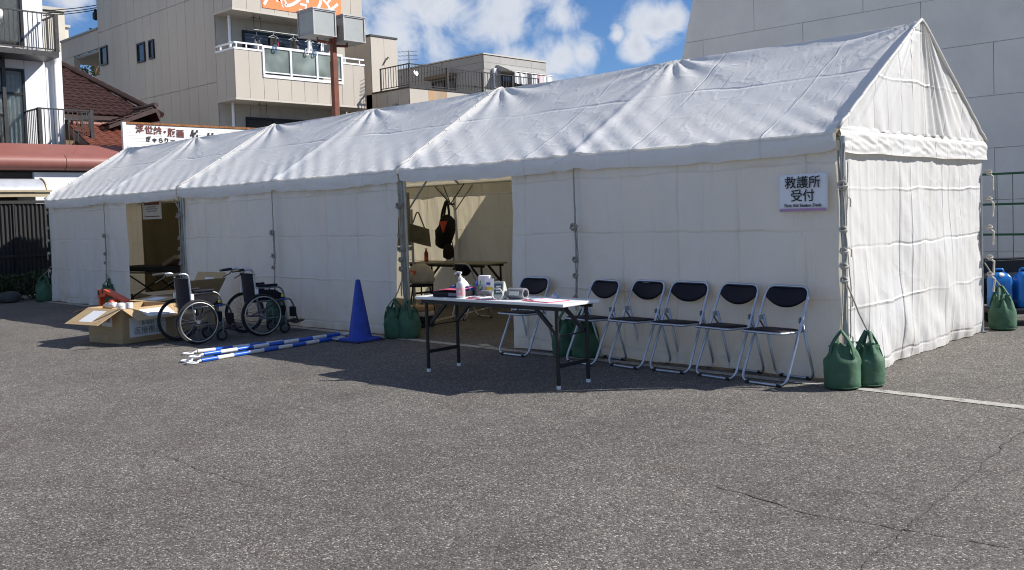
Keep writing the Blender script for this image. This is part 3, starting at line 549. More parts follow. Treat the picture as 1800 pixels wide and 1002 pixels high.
# ------------------------------------------------------------------ white house at the left with railings
def build_white_house():
    X = -23.58
    t = thing('white_house', 'white house with dark balcony railings at the left edge', 'building', (X, 3.3, 0))
    world_build(B6(-33, X - .03, -9, 3.27, 0, 6.28), 'wall', 'joint', t); world_build(B6(-33, X - .03, -9, 2.84, 6.281, 10.5), 'wall', 'joint', t)
    for a, b in ((-9, -5), (-5, -2.2), (-2.2, -.5), (-.5, .95), (.95, 2.32), (2.32, 2.87)):
        world_build(B6(X - .028, X, a + .005, b - .005, 5.72, 6.27) if b < 2.8 else B6(X - .028, X, a + .005, b - .005, .1, 6.27), 'wall_panel', 'white_wall', t)
    world_build(B6(X - .028, X + .001, 2.875, 3.3, .1, 6.27), 'wall_panel', 'white_wall', t); world_build(B6(-33, X - .03, 3.272, 3.3, .1, 6.27), 'side_wall', 'white_wall', t)
    world_build(B6(X - .028, X, 2.36, 2.87, 6.285, 10.5), 'wall_panel', 'white_wall', t); world_build(B6(-33, X - .03, 2.842, 2.87, 6.29, 10.5), 'side_wall', 'white_wall', t)
    world_build(B6(X - .028, X, -9, -2, 6.285, 10.5), 'wall_panel', 'white_wall', t); world_build(B6(X - .028, X, -9, -1.5, .1, 5.71), 'wall_panel', 'white_wall', t)
    def glazed(y0, y1, z0, z1, trans, n, folds):
        m = MB(); f = .055
        for a, b, c, d in ((y0, y1, z0, z0 + f), (y0, y1, z1 - f, z1)): m.box(X - .03, X + .035, a, b, c, d)
        for k in range(n + 1): c = lerp(y0 + f / 2, y1 - f / 2, k / n); m.box(X - .03, X + .03, c - f / 2, c + f / 2, z0 + f, z1 - f)
        if trans: m.box(X - .028, X + .028, y0 + f, y1 - f, trans, trans + f)
        w = world_build(m, 'window', 'window_frame', t)
        for k in range(n):
            a, b = lerp(y0 + f / 2, y1 - f / 2, k / n) + f / 2, lerp(y0 + f / 2, y1 - f / 2, (k + 1) / n) - f / 2
            world_build(B6(X - .012, X - .006, a, b, z0 + f, (trans or z1 - f)), 'pane', 'glass', w)
            if trans: world_build(B6(X - .012, X - .006, a, b, trans + f, z1 - f), 'pane', 'glass', w)
            if folds:
                m = MB(); m.grid(lambda u, v: (X - .024 + .008 * math.sin(u * (b - a) * 55 + k), lerp(a, b, u), lerp(z0 + f, z1 - f - .1, v)), 60, 1); world_build(m, 'curtain', 'curtain', w, smooth='all', fix=False)
    glazed(-1.5, 2.30, 3.35, 5.70, 5.02, 4, True); glazed(-2, 2.34, 6.36, 9.0, None, 4, False)
    # balconies
    def balc(y0, y1, zf, zr, xo, nm):
        b = obj('balcony', None, t, (0, 0, 0))
        world_build(B6(X + .04, X + xo, y0, y1, zf - .14, zf), 'slab', 'dark_bronze', b)
        railing(b, (X + xo - .04, y0 + .03), (X + xo - .04, y1 - .03), zf, zr, .115, 'dark_bronze', .09); railing(b, (X + xo - .1, y1 - .03), (X + .05, y1 - .03), zf, zr, .115, 'dark_bronze', .04, ends=(0, 0))
        if nm: railing(b, (X + xo - .1, y0 + .03), (X + .05, y0 + .03), zf, zr, .115, 'dark_bronze', .04, ends=(0, 0))
    balc(-5, 2.86, 6.08, 7.06, 1.0, False); balc(2.26, 3.66, 3.5, 4.58, 1.0, True); balc(-3.5, 1.6, 3.5, 4.42, .7, True)
    m = MB(); c = (X + .09, 3.08); m.lathe([(.0, 5.87), (.05, 5.88), (.06, 5.95), (.10, 6.0), (.115, 6.17), (.14, 6.18), (.14, 6.22), (.0, 6.221)], 16, Matrix.Translation((c[0], c[1], 0))); m.tube([(c[0], c[1], 0), (c[0], c[1], 5.9)], .05, 12); world_build(m, 'downpipe', 'white_wall', t, smooth=True)
    m = MB(); m.bar((X + .2, 1.72, 3.5), (X + .2, 1.72, 5.95), .09, .09); m.bar((X + .04, 1.72, 5.93), (X + .24, 1.72, 5.93), .09, .09); world_build(m, 'awning_post', 'dark_bronze', t)
    m = MB(); m.tube([(X + 1.1, .35, 3.2), (X + 1.06, .05, 6.1)], .018, 6); tag(m.build('laundry_prop', 'white_metal'), 'thin pale laundry prop leaning against the white house', 'pole')
    m = MB(); m.tube([(X + .62, 1.55, 6.72), (X + .62, 1.5, 6.85)], .05, 8); m.lathe([(.02, 0), (.12, .05), (.16, .18), (.1, .3), (.02, .33)], 14, Matrix.Translation((X + .6, 1.5, 6.82)), wob=.5)
    tag(m.build('hanging_bag', 'cloth_white', smooth='all'), 'crumpled white bag hanging behind the upper railing of white house', 'bag')
build_white_house()
def build_far_houses():
    t = thing('cream_house', 'far cream house between the white house and the apartment block', 'building', tuple(onp(96, 120, 0, -42)[:2]) + (0,))
    X = -42; y0 = onp(60, 60, 0, X).y; y1 = onp(115, 60, 0, X).y; y2 = onp(133, 60, 0, X).y; z1 = onp(110, 21, 0, X).z; z2 = onp(130, 44, 0, X).z
    world_build(B6(-52, X, y0 - 3, y1, 0, z1), 'wall', 'cream_wall', t); world_build(B6(-52, X - .8, y1 + .01, y2, 0, z2), 'wing', 'cream_wall', t); world_build(B6(-52, X + .1, y0 - 3, y1 + .05, z1 + .004, z1 + .15), 'coping', 'soffit', t); world_build(B6(-52, X - .7, y1 + .06, y2 + .06, z2 + .004, z2 + .12), 'coping', 'soffit', t)
    world_build(B6(X + .001, X + .06, y0, y1 - .05, z1 - 2.7, z1 - 2.55), 'string_course', 'soffit', t)
    for k in range(3):
        z = z1 - 3.6 - k * 1.6; world_build(B6(X + .001, X + .5, y1 - .75, y1 - .1, z, z + .14), 'hood', 'dark_bronze', t); window(t, 0, X, y1 - .7, y1 - .15, z - 1.0, z - .05, .05, 1, .04)
    for i, (v0, v1) in enumerate(((12, 12.5), (16.5, 17), (22.5, 20.5))):
        a = onp(-60, v0, 0, -40); b = onp(175, v1, 0, -36); m = MB(); m.tube([a.lerp(b, k / 12) - Vector((0, 0, .25 * (1 - (2 * k / 12 - 1) ** 2))) + Vector((0, 0, .1)) for k in range(13)], .018, 5)
        tag(m.build('power_line', 'black_metal'), ('upper', 'middle', 'lower')[i] + ' power line crossing the sky left of the apartment block', 'power line', 'power lines')
    p = onp(168, 25, 0, -36); m = MB(); m.lathe([(.03, -.25), (.12, -.2), (.12, .05), (.05, .1), (.09, .16), (.02, .22)], 10, Matrix.Translation(p)); m.bar(p + Vector((0, 0, .05)), p + Vector((-.2, .9, .05)), .05, .05); tag(m.build('insulator', 'black_metal'), 'dark insulator where the wires meet the apartment wall', 'insulator')
    # small tree seen through the open gallery
    base = Vector((-48, onp(165, 110, 0, -48).y, 0)); zc = onp(165, 108, 0, -48).z
    tr = thing('tree', 'leafy tree seen through the open gallery of the annex', 'tree', tuple(base)); m = MB(); m.tube([(0, 0, 0), (.1, 0, zc * .6), (0, .1, zc)], [.22, .15, .06], 8)
    rnd = random.Random(5); tips = []
    for k in range(16):
        a = rnd.uniform(0, 6.28); r = rnd.uniform(.5, 1.8); z = zc + rnd.uniform(-1, 1.1); e = Vector((r * math.cos(a), r * math.sin(a), z)); m.tube([(0, 0, z - .8), e * .5 + Vector((0, 0, z * .5 - .2)), e], [.05, .035, .015], 5); tips.append(e)
    m.build('trunk', 'wood', tr); m = MB()
    for e in tips:
        for k in range(36):
            c = e + Vector((rnd.gauss(0, .35), rnd.gauss(0, .35), rnd.gauss(0, .25))); a = Vector((rnd.gauss(0, 1), rnd.gauss(0, 1), rnd.gauss(0, 1))).normalized() * .11; b = a.orthogonal().normalized() * .06; m.add([c - a, c + b, c + a, c - b], [(0, 1, 2, 3)])
    m.build('crown', 'leaf_far', tr, fix=False)
build_far_houses()
# ------------------------------------------------------------------ tiled houses, sign board, pink arcade roof
def tile_mesh(w, l, mat):
    m = MB(); m.grid(lambda u, v: (lerp(-.02, l, v), lerp(-w / 2, w / 2, u) * 1.04, .012 + .028 * math.sin(u * math.pi * 2 - .6) + .03 * (v)), 6, 1)
    m.grid(lambda u, v: (l, lerp(-w / 2, w / 2, u) * 1.04, .042 + .028 * math.sin(u * math.pi * 2 - .6) - .03 * v), 6, 1)
    o = m.build('tile', mat, smooth=False, fix=False); d = o.data; bpy.data.objects.remove(o); return d
def build_tiled():
    t = thing('tiled_house', 'old house with dark maroon tiled hip roof beside the apartment block', 'house', (-24.3, 4.6, 0))
    # +x slope: ridge x=-27, z=6.15, eave x=-23.9 z=4.55
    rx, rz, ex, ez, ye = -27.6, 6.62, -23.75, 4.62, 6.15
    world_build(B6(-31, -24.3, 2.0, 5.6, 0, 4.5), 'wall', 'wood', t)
    m = MB(); m.add([(rx, 1, rz - .03), (rx, 4.72, rz - .03), (ex, ye, ez - .03), (ex, 1, ez - .03), (rx, 1, rz - .2), (rx, 4.72, rz - .2), (ex, ye, ez - .14), (ex, 1, ez - .14)], [(0, 1, 2, 3), (7, 6, 5, 4), (3, 2, 6, 7), (1, 5, 6, 2), (0, 4, 5, 1), (0, 3, 7, 4)]); roof = world_build(m, 'roof', 'tile_shade', t)
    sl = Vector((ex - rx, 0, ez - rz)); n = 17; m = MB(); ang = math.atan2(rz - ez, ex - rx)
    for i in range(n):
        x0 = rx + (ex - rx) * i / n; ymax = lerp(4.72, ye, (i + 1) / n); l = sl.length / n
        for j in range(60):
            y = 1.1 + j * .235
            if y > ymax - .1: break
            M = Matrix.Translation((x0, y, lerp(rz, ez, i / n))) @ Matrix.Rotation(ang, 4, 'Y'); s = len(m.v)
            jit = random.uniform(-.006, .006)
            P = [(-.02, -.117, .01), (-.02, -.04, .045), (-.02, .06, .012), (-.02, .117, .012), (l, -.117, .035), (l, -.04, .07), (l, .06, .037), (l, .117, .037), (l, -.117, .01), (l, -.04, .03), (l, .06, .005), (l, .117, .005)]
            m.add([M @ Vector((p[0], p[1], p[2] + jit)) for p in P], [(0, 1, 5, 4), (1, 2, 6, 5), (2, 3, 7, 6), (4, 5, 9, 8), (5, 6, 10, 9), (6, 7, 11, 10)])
    stuff(world_build(m, 'roof_tiles', 'tile_shade', t, fix=False))
    def cap(a, b, r=.11, mat='tile_shade', k=9, nm='ridge_cap', p=t):
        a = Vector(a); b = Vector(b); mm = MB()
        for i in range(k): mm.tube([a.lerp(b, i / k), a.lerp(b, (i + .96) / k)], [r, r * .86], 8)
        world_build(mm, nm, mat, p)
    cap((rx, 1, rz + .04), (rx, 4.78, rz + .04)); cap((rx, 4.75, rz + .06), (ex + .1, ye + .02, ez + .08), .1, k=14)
    # lower cross gable running out towards the arcade
    gx = -22.95; A = onp(274, 185, 0, gx); B = onp(192, 216, 0, gx)
    m = MB(); m.prism([(B.y, B.z - .06), (A.y, A.z - .05), (A.y + .12, A.z - .25), (A.y + .1, A.z - .45), (A.y, A.z - .2), (B.y, B.z - .16)], 0, -28, gx); world_build(m, 'cross_gable', 'tile_shade', t); cap((-28, A.y, A.z), (gx + .05, A.y, A.z), .085, k=14)
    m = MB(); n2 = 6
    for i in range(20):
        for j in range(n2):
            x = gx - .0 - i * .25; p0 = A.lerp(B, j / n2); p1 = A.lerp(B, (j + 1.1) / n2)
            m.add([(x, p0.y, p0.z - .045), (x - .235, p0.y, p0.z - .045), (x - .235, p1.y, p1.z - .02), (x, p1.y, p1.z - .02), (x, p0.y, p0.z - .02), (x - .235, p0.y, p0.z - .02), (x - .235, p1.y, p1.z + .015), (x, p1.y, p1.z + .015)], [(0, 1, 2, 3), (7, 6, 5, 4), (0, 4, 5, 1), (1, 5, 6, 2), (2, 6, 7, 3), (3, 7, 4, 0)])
    stuff(world_build(m, 'gable_tiles', 'tile_shade', t)); world_build(B6(-28, gx - .6, B.y + .3, A.y, 0, B.z - .2), 'wing_wall', 'room_dark', t)
    # lower sunlit orange-red roof: tiles one by one
    r = thing('red_roof_house', 'low house with sunlit orange red roof tiles behind the arcade', 'house', (-23.5, 3.35, 0))
    ax, az, bx, bz, y0, y1 = -23.45, 4.26, -21.95, 3.52, 3.36, 7.5
    world_build(B6(-25, -22.1, 3.4, 7.4, 0, 3.4), 'wall', 'white_wall', r); m = MB(); m.prism([(ax, az - .02), (bx, bz - .02), (bx, bz - .14), (ax, az - .3)], 1, y0, y1); rf = world_build(m, 'roof', 'tile_red', r)
    L = math.hypot(bx - ax, bz - az); l = L / 6; tm = tile_mesh(.27, l, 'tile_red'); ang = math.atan2(az - bz, bx - ax)
    for i in range(6):
        for j in range(15):
            o = obj('tile', tm, rf, (lerp(ax, bx, i / 6) + 23.5, y0 + .14 + j * .272 - 3.35, lerp(az, bz, i / 6))); o.rotation_euler = (0, ang, 0)
    cap((ax, y0, az + .05), (ax, y1, az + .05), .085, 'tile_red', 14, p=r)
build_tiled()
def build_sign():
    X = -21.45; y0 = onp(215, 230, 0, X).y; y1 = y0 + 4.6; z1 = onp(215, 213, 0, X).z - .02; z0 = z1 - .75
    t = thing('gallery_sign', 'long white rusty sign board of a print gallery above the arcade', 'sign', (X, y0, z0))
    n = 8; zb = z0 + .1
    for k in range(n): world_build(B6(X - .05, X + .0, y0 + .1, y1, lerp(zb, z1 - .05, k / n) + .004, lerp(zb, z1 - .05, (k + 1) / n) - .002), 'board_slat', 'sign_white', t)
    world_build(B6(X - .06, X - .04, y0 + .05, y1, z0, z1 - .02), 'backing', 'ink_grey', t)
    m = MB(); m.box(X - .07, X + .03, y0, y0 + .09, z0 - .05, z1); world_build(m, 'frame', 'alu_white', t); world_build(B6(X - .07, X + .025, y0 + .095, y1, z1 - .045, z1 + .01), 'rusty_cap', 'rust', t); world_build(B6(X - .052, X + .006, y0 + .1, y0 + 1.9, z0 - .02, zb - .005), 'blue_band', 'sign_blue', t)
    u = lambda px, v: onp(px, v, 0, X + .012)
    def w(c, p, s, mat, b=.004, sx=1): text(c, s, mat, 'lettering', t, Matrix.Translation(-t.location) @ facing_mx(p, (0, 1, 0), (0, 0, 1)), .003, bold=b, sx=sx)
    for c, px, v in (('浮', 246, 228), ('世', 262, 230), ('絵', 277.5, 231), ('・', 290, 233), ('版', 302, 234), ('画', 317, 236)): w(c, u(px, v), .235, 'brown_ink', .007)
    for c, px, v in (('ぎ', 261, 245), ('ゃ', 272, 246.5), ('ら', 283, 247.5), ('り', 293, 247.5), ('ー', 304, 248)): w(c, u(px, v), .15, 'ink', .005)
    w('竹', u(344.5, 241), .34, 'ink', .014); w('竹', u(372, 245), .32, 'ink', .014)
build_sign()
def build_arcade():
    y0, y1 = -9, 5.2
    t = thing('arcade_roof', 'dusty pink metal arcade roof with rounded gutter edge at the left', 'canopy', (-21.4, 0, 0))
    xr = -21.05; za = onp(0, 272, 0, xr).z; zb = onp(0, 297, 0, xr).z; r = (za - zb) / 2 + .02; zc = (za + zb) / 2
    zt = onp(0, 250, 0, -21.8).z
    yb = [y0, -4.5, -2.2, .2, 2.46, 4.4, y1]
    for k in range(6):
        m = MB(); m.add([(xr - .05, yb[k] + .004, za - .005), (xr - .05, yb[k + 1] - .004, za - .005), (-21.95, yb[k + 1] + .5, zt), (-21.95, yb[k] + .508, zt), (xr - .05, yb[k] + .004, za - .04), (xr - .05, yb[k + 1] - .004, za - .04), (-21.95, yb[k + 1] + .5, zt - .05), (-21.95, yb[k] + .508, zt - .05)], [(0, 1, 2, 3), (7, 6, 5, 4), (0, 4, 5, 1), (1, 5, 6, 2), (2, 6, 7, 3), (3, 7, 4, 0)]); world_build(m, 'roof_sheet', 'canopy_pink', t)
    yg = [y0, -5.5, -1.6, 2.23, y1]
    for k in range(4):
        m = MB(); m.tube([(xr, yg[k] + .008, zc), (xr, yg[k + 1] - .008, zc)], r, 20); world_build(m, 'gutter_roll', 'canopy_pink', t, smooth=True)
    world_build(B6(-23.0, xr - .03, y0, y1, zb - .04, zb + .02), 'soffit', 'canopy_under', t); world_build(B6(-21.6, -21.25, y0, 1.5, zb - .33, zb - .065), 'beam', 'canopy_under', t)
    world_build(B6(-21.24, -21.2, y0, 1.5, zb - .33, zb - .27), 'beam_trim', 'lamp_metal', t)
    for y in (-7, -2.8): m = MB(); m.box(-21.75, -21.6, y - .07, y + .07, 0, zb - .33); world_build(m, 'post', 'canopy_under', t)
    # shop front under the roof
    s = thing('shop_building', 'white shop front under the arcade roof beyond the fence', 'building', (-22.5, 0, 0)); X = -21.14
    world_build(B6(-23.2, X, 1.55, 5.2, 0, 2.83), 'wall', 'white_wall', s); world_build(B6(-23.2, X - 1.2, -9, 1.54, 0, 2.85), 'recess_wall', 'room_dark', s)
    for k in range(3): window(s, 0, X - 1.2, -3.6 + k * 1.6, -2.15 + k * 1.6, .5, 2.3, .07, 1, .06, 1)
    a = thing('shop_awning', 'small awning of curved plastic sheet on bronze frame', 'awning', (-20.9, 1.0, 0)); X = -20.75
    zo = onp(0, 342, 0, X).z; zi = onp(0, 316, 0, X).z; ye = onp(83, 335, 0, X).y
    yy = [-4.5, -2.7, -.9, .55, ye]
    for k in range(4):
        m = MB(); m.grid(lambda u, v: (X - .5 + .5 * math.sin(v * 1.5), lerp(yy[k] + .02, yy[k + 1] - .02, u), lerp(zo + .06, zi + .05, math.cos(v * 1.5))), 1, 8); world_build(m, 'sheet', 'awning_sheet', a, smooth='all', fix=False)
        m = MB(); m.tube([(X - .5 + .5 * math.sin(v / 8 * 1.5), yy[k + 1], lerp(zo + .06, zi + .06, math.cos(v / 8 * 1.5))) for v in range(9)], .025, 6); world_build(m, 'rib', 'awning_frame', a)
    m = MB(); m.box(X - .06, X + .04, -4.5, ye + .05, zo - .06, zo + .05); m.box(X - .01, X + .09, -4.5, ye + .08, zo + .055, zo + .1); world_build(m, 'front_rail', 'awning_frame', a)
    f = thing('corrugated_fence', 'dark grey corrugated metal fence beyond the left tent', 'fence', (-18, 0, 0)); X = -18.0
    for k in range(9):
        ya = .9 - k * .95 - .94; m = MB(); m.grid(lambda u, v: (X + .018 * math.sin(u * 2 * math.pi * 11), lerp(ya, ya + .94, u), lerp(.05, 1.98, v)), 88, 1); world_build(m, 'sheet', 'fence_shade', f, smooth='all', fix=False)
        world_build(B6(X - .03, X + .03, ya - .025, ya - .003, 0, 2.03), 'post', 'fence_shade', f)
    world_build(B6(X - .03, X + .04, -8, .9, 1.985, 2.05), 'top_rail', 'fence_shade', f); world_build(B6(X + .025, X + .05, -8, .9, .86, .91), 'middle_rail', 'fence_shade', f)
    h = thing('hedge', 'low dark clipped hedge in front of the corrugated fence', 'hedge', (-17.3, -1.5, 0)); rnd = random.Random(9); m = MB()
    for k in range(5200):
        y = rnd.uniform(-5, .55); z = .04 + .52 * rnd.random() ** .7 + .06 * noise.noise((y * 2, 0, 0)); x = -17.3 + rnd.uniform(-.32, .32); c = Vector((x, y, z)); a_ = Vector((rnd.gauss(0, 1), rnd.gauss(0, 1), rnd.gauss(0, 1))).normalized(); l = rnd.uniform(.025, .05); b_ = a_.orthogonal().normalized() * l * .5; m.add([c - a_ * l, c + b_, c + a_ * l, c - b_], [(0, 1, 2, 3)])
    world_build(m, 'foliage', 'leaf', h, fix=False); m = MB()
    for k in range(18): y = -4.8 + k * .3; m.tube([(-17.3, y, 0), (-17.28 + rnd.uniform(-.1, .1), y + rnd.uniform(-.1, .1), .45)], [.02, .008], 5)
    world_build(m, 'stems', 'wood', h)
    for k, (y, s) in enumerate(((-1.9, .17), (-1.25, .13), (-.6, .19), (.05, .15), (-2.6, .16))):
        m = MB(); m.lathe([(.3 * s, 0), (s, .15 * s), (1.1 * s, .6 * s), (.8 * s, 1.05 * s), (.2 * s, 1.2 * s)], 10, None, wob=.35, seed=k)
        tag(m.build('edging_stone', 'stone_dark', loc=(-16.85, y, 0), smooth='all'), ('wide rounded', 'small', 'largest rounded', 'rounded nearest the tent', 'leftmost rounded')[k] + ' edging stone at the foot of the hedge', 'stone', 'stones along the hedge')
build_arcade()
def build_lamp():
    bx, by = -13.25, 4.84
    t = thing('street_lamp', 'rusty brown lamp post with two glazed box lanterns behind the tents', 'street lamp', (bx, by, 0))
    m = MB(); m.box(-.06, .06, -.06, .06, 0, 4.78); m.box(-.052, .052, -.052, .052, 4.78, 5.35); m.box(-.16, .16, -.16, .16, 0, .03); m.build('post', 'rust_pole', t, bevel=.006)
    m = MB(); m.box(-.054, .054, -.054, .054, 5.36, 5.45); m.build('post_cap', 'steel', t)
    for (u, v) in ((557, 44), (609, 55)):
        p = onp(u, v, 0, bx); q = Vector((0, p.y - by, p.z)); s = .27; h = .25
        l = obj('lantern', None, t, tuple(q)); m = MB()
        for sx in (-1, 1):
            for sy in (-1, 1): m.box(sx * s - .014, sx * s + .014, sy * s - .014, sy * s + .014, -h, h)
        for z in (-h - .012, h - .012):
            for k in (-1, 1): m.box(-s - .018, s + .018, k * s - .016, k * s + .016, z, z + .024); m.box(k * s - .016, k * s + .016, -s + .017, s - .017, z + .001, z + .023)
        m.build('frame', 'lamp_metal', l); m = MB(); m.box(-s - .03, s + .03, -s - .03, s + .03, h + .014, h + .04); m.build('lid', 'lamp_metal', l)
        for k, (a, b) in enumerate(((1, 0), (-1, 0), (0, 1), (0, -1))):
            m = MB(); c = s - .008
            if a: m.box(a * c - .004, a * c + .004, -s + .016, s - .016, -h + .014, h - .014)
            else: m.box(-s + .016, s - .016, b * c - .004, b * c + .004, -h + .014, h - .014)
            m.build('pane', 'lamp_pane' if not (b == -1 and u > 600) else 'lamp_metal', l)
        m = MB(); m.box(-s + .02, s - .02, -s + .02, s - .02, -h - .006, -h + .006); m.build('base_pane', 'lamp_pane', l)
        sg = 1 if q.y < 0 else -1; m = MB(); m.bar((0, -q.y + sg * -.06, -h - .09 - 0), (0, 0, -h - .07), .05, .05); m.tube([(0, 0, -h - .09), (0, 0, -h)], .02, 6); m.build('arm', 'rust_pole', l); m = MB(); m.bar((0, -q.y - sg * .06, .0), (0, -q.y - sg * .18, .0), .12, .16); m.build('bracket', 'rust_pole', l)
build_lamp()
# ------------------------------------------------------------------ tents
W_, E_, H_, BAY = 3.46, 2.0, 3.08, 2.7
SL = math.hypot(W_ / 2 + .06, H_ - E_); NRM = Vector((0, -(H_ - E_), W_ / 2 + .06)).normalized()
def nz(*a): return noise.noise(a)
def make_tent(k, label):
    X0 = -2 * BAY * k; x1 = -2 * BAY                       # local x runs 0 .. -5.4
    t = thing('tent', label, 'tent', (X0, 0, 0), group='row of three joined event tents')
    def roof_pt(u, v, side):
        x = x1 * u; f = (2 * u) % 1.0; sag = 4 * f * (1 - f); gx = X0 + x
        y = lerp(-.06, W_ / 2, v); z = lerp(E_, H_, v); d = 0
        d -= sag * (.012 + .058 * math.sin(math.pi * min(v, 1)) * (1.0 if k < 2 else .7))
        for xr in (0, -BAY, 2 * -BAY):                      # folds running down from each rafter top
            dx = x - xr; r = (1 - v) * SL + .05; a = math.atan2(dx, r); fall = math.exp(-(abs(dx) / .75)) * math.exp(-r / 1.15)
            d += fall * .020 * math.sin(a * 15 + xr * 3) + .022 * math.exp(-(dx / .07) ** 2) * (1 - .3 * v)
            if v < .5:                                      # short folds pulled towards the eave corners
                fe = math.exp(-abs(dx) / .8) * math.exp(-v * SL / .6); d += fe * .009 * math.sin((dx * .8 + v * 1.9) * 23)
        d += .012 * nz(gx * .9, v * 1.3, 3) + .005 * nz(gx * 2.6 - v * 5.2, v * 2.4 + gx * .6, 8) + .0035 * nz(gx * 7 - v * 9, v * 6, 1)
        c = math.exp(-v * SL / .10); d += c * (.010 * nz(gx * 6, v * 9, 5) + .011 * nz(gx * 17, v * 20, 2))
        z -= sag * .012 * (v ** 3)
        P = Vector((x, y, z)) + NRM * d * (1 if v < .995 else .3)
        if side: P.y = W_ - P.y
        return P
    R = obj('roof', None, t)
    m = MB(); m.grid(lambda u, v: roof_pt(u, v, 0), 170, 64); m.build('front_slope', 'canvas_roof', R, smooth='all', fix=False)
    m = MB(); m.grid(lambda u, v: roof_pt(u, v, 1), 70, 24); m.build('back_slope', 'canvas_roof', R, smooth='all', fix=False)
    for u in (0.0, 1.0):                                    # rolled hems where two roofs are laced together
        m = MB(); dx = .016 if (u == 0 and k == 0) else -.012 if u == 0 else -.016 if k == 2 else .03
        pts = [roof_pt(u, v / 20, 0) + Vector((dx, 0, .004)) + NRM * .006 for v in range(21)] + [roof_pt(u, 1 - v / 20, 1) + Vector((dx, 0, .012)) for v in range(1, 21)]
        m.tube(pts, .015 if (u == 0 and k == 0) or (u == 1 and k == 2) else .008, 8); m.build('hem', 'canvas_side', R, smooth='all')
    # valances
    def val(side):
        def fn(u, v):
            x = lerp(.0, x1 + .03, u); gx = X0 + x; p = roof_pt(-x / -x1 if False else x / x1, 0, 0)
            hang = .155 + .012 * nz(gx * 1.3, 4, side)
            y = p.y - .008 - .012 * math.sin(math.pi * min(1, v * .9)) * (1 + .6 * nz(gx * 2, 1, 1)) + v * .012 + .004 * nz(gx * 9, v * 2, 2) + .016 * v * nz(gx * 2.2, v, 6)
            f = (2 * u) % 1; sg = 4 * f * (1 - f) * .02
            return Vector((x, y if side == 0 else W_ - y, p.z + .006 - hang * v - sg * v))
        m = MB(); m.grid(fn, 150, 10); m.build('valance', 'canvas_roof', t, smooth='all', fix=False)
    val(0); val(1)
    # poles: pairs stand side by side where tents meet
    for xx in (-.03, -BAY, x1 + .03):
        for yy in (0, W_):
            if xx == -BAY and yy == 0: yy = .05
            px = .028 if k == 0 and xx == -.03 and yy == 0 else xx; yy = -.035 if px > 0 else yy
            m = MB(); m.tube([(px, yy, .006), (px, yy, E_ - .04)], .021, 10); m.box(px - .06, px + .06, yy - .06, yy + .06, .005, .011); m.build('pole', 'steel', t, smooth=True)
        m = MB(); m.tube([(xx, 0, E_ - .035), (xx, W_ / 2, H_ - .045), (xx, W_, E_ - .035)], .019, 8); m.build('rafter', 'steel', t, smooth=True)
    for yy, zz, nm in ((0, E_ - .06, 'eave_beam'), (W_, E_ - .06, 'eave_beam'), (W_ / 2, H_ - .09, 'ridge_pole')):
        m = MB(); m.tube([(0, yy, zz), (x1, yy, zz)], .019, 8); m.build(nm, 'steel', t, smooth=True)
    for xx, s in ((-.03, -1), (-BAY, -1), (-BAY, 1), (x1 + .03, 1)):
        for yy in (0, W_):
            m = MB(); m.tube([(xx, yy + (.05 if yy == 0 else -.08), 1.52), (xx + s * .42, yy + (.05 if yy == 0 else -.08), E_ - .08)], .011, 6); m.build('brace', 'steel', t, smooth=True)
    for s1 in ((0, .35), (0, -.35)): pass
    # hanging walls
    def wall(x_a, x_b, y, name, seed, top=1.93, pull_a=0, pull_b=0, amp=1.0, out=-1):
        L = abs(x_b - x_a)
        def fn(u, v):
            z = lerp(.012, top, v); lo = 1 - v
            x = lerp(x_a + pull_a * lo ** 1.5, x_b + pull_b * lo ** 1.5, u); gx = X0 + x
            d = .030 * nz(gx * 1.1 + seed, z * .35, 1) + .028 * nz(gx * 3.1 + seed, z * .5, 4) + .010 * (1 - abs(nz(gx * 4.3 + z * .5, z * .4, seed + 3))) ** 6 + .006 * nz(gx * 7 + z * 3, z * 2.4, seed)
            d += (.05 * lo ** 3) * nz(gx * 1.8, 2, seed) + .02 * lo ** 6 * nz(gx * 5, z * 6, 3)
            for xe in (x_a, x_b):
                q = abs(x - xe); d += math.exp(-q / .22) * .008 * math.sin((q * 3 + z * .8) * 6 + seed)
            zz = z + (.010 * nz(gx * 2.3, 7, 2) if v < .01 else 0)
            return Vector((x, y + out * abs(d) * 0 + d * amp + out * .03 * lo ** 2, max(zz, .006)))
        m = MB(); m.grid(fn, int(L * 26) + 8, 48); return m.build(name, 'canvas_wall', t, smooth='all', fix=False)
    if k == 0: wall(-.004, -3.62, -.012, 'front_wall', 1, amp=.9)
    if k == 1: wall(-.02, -5.37, -.012, 'front_wall', 5, pull_a=-.22, pull_b=.02, amp=1.5)
    if k == 2: wall(-1.9, -5.36, -.012, 'front_wall', 9, amp=1.5)
    wall(-.05, x1 + .05, W_ - .04, 'back_wall', 13 + k, out=0)
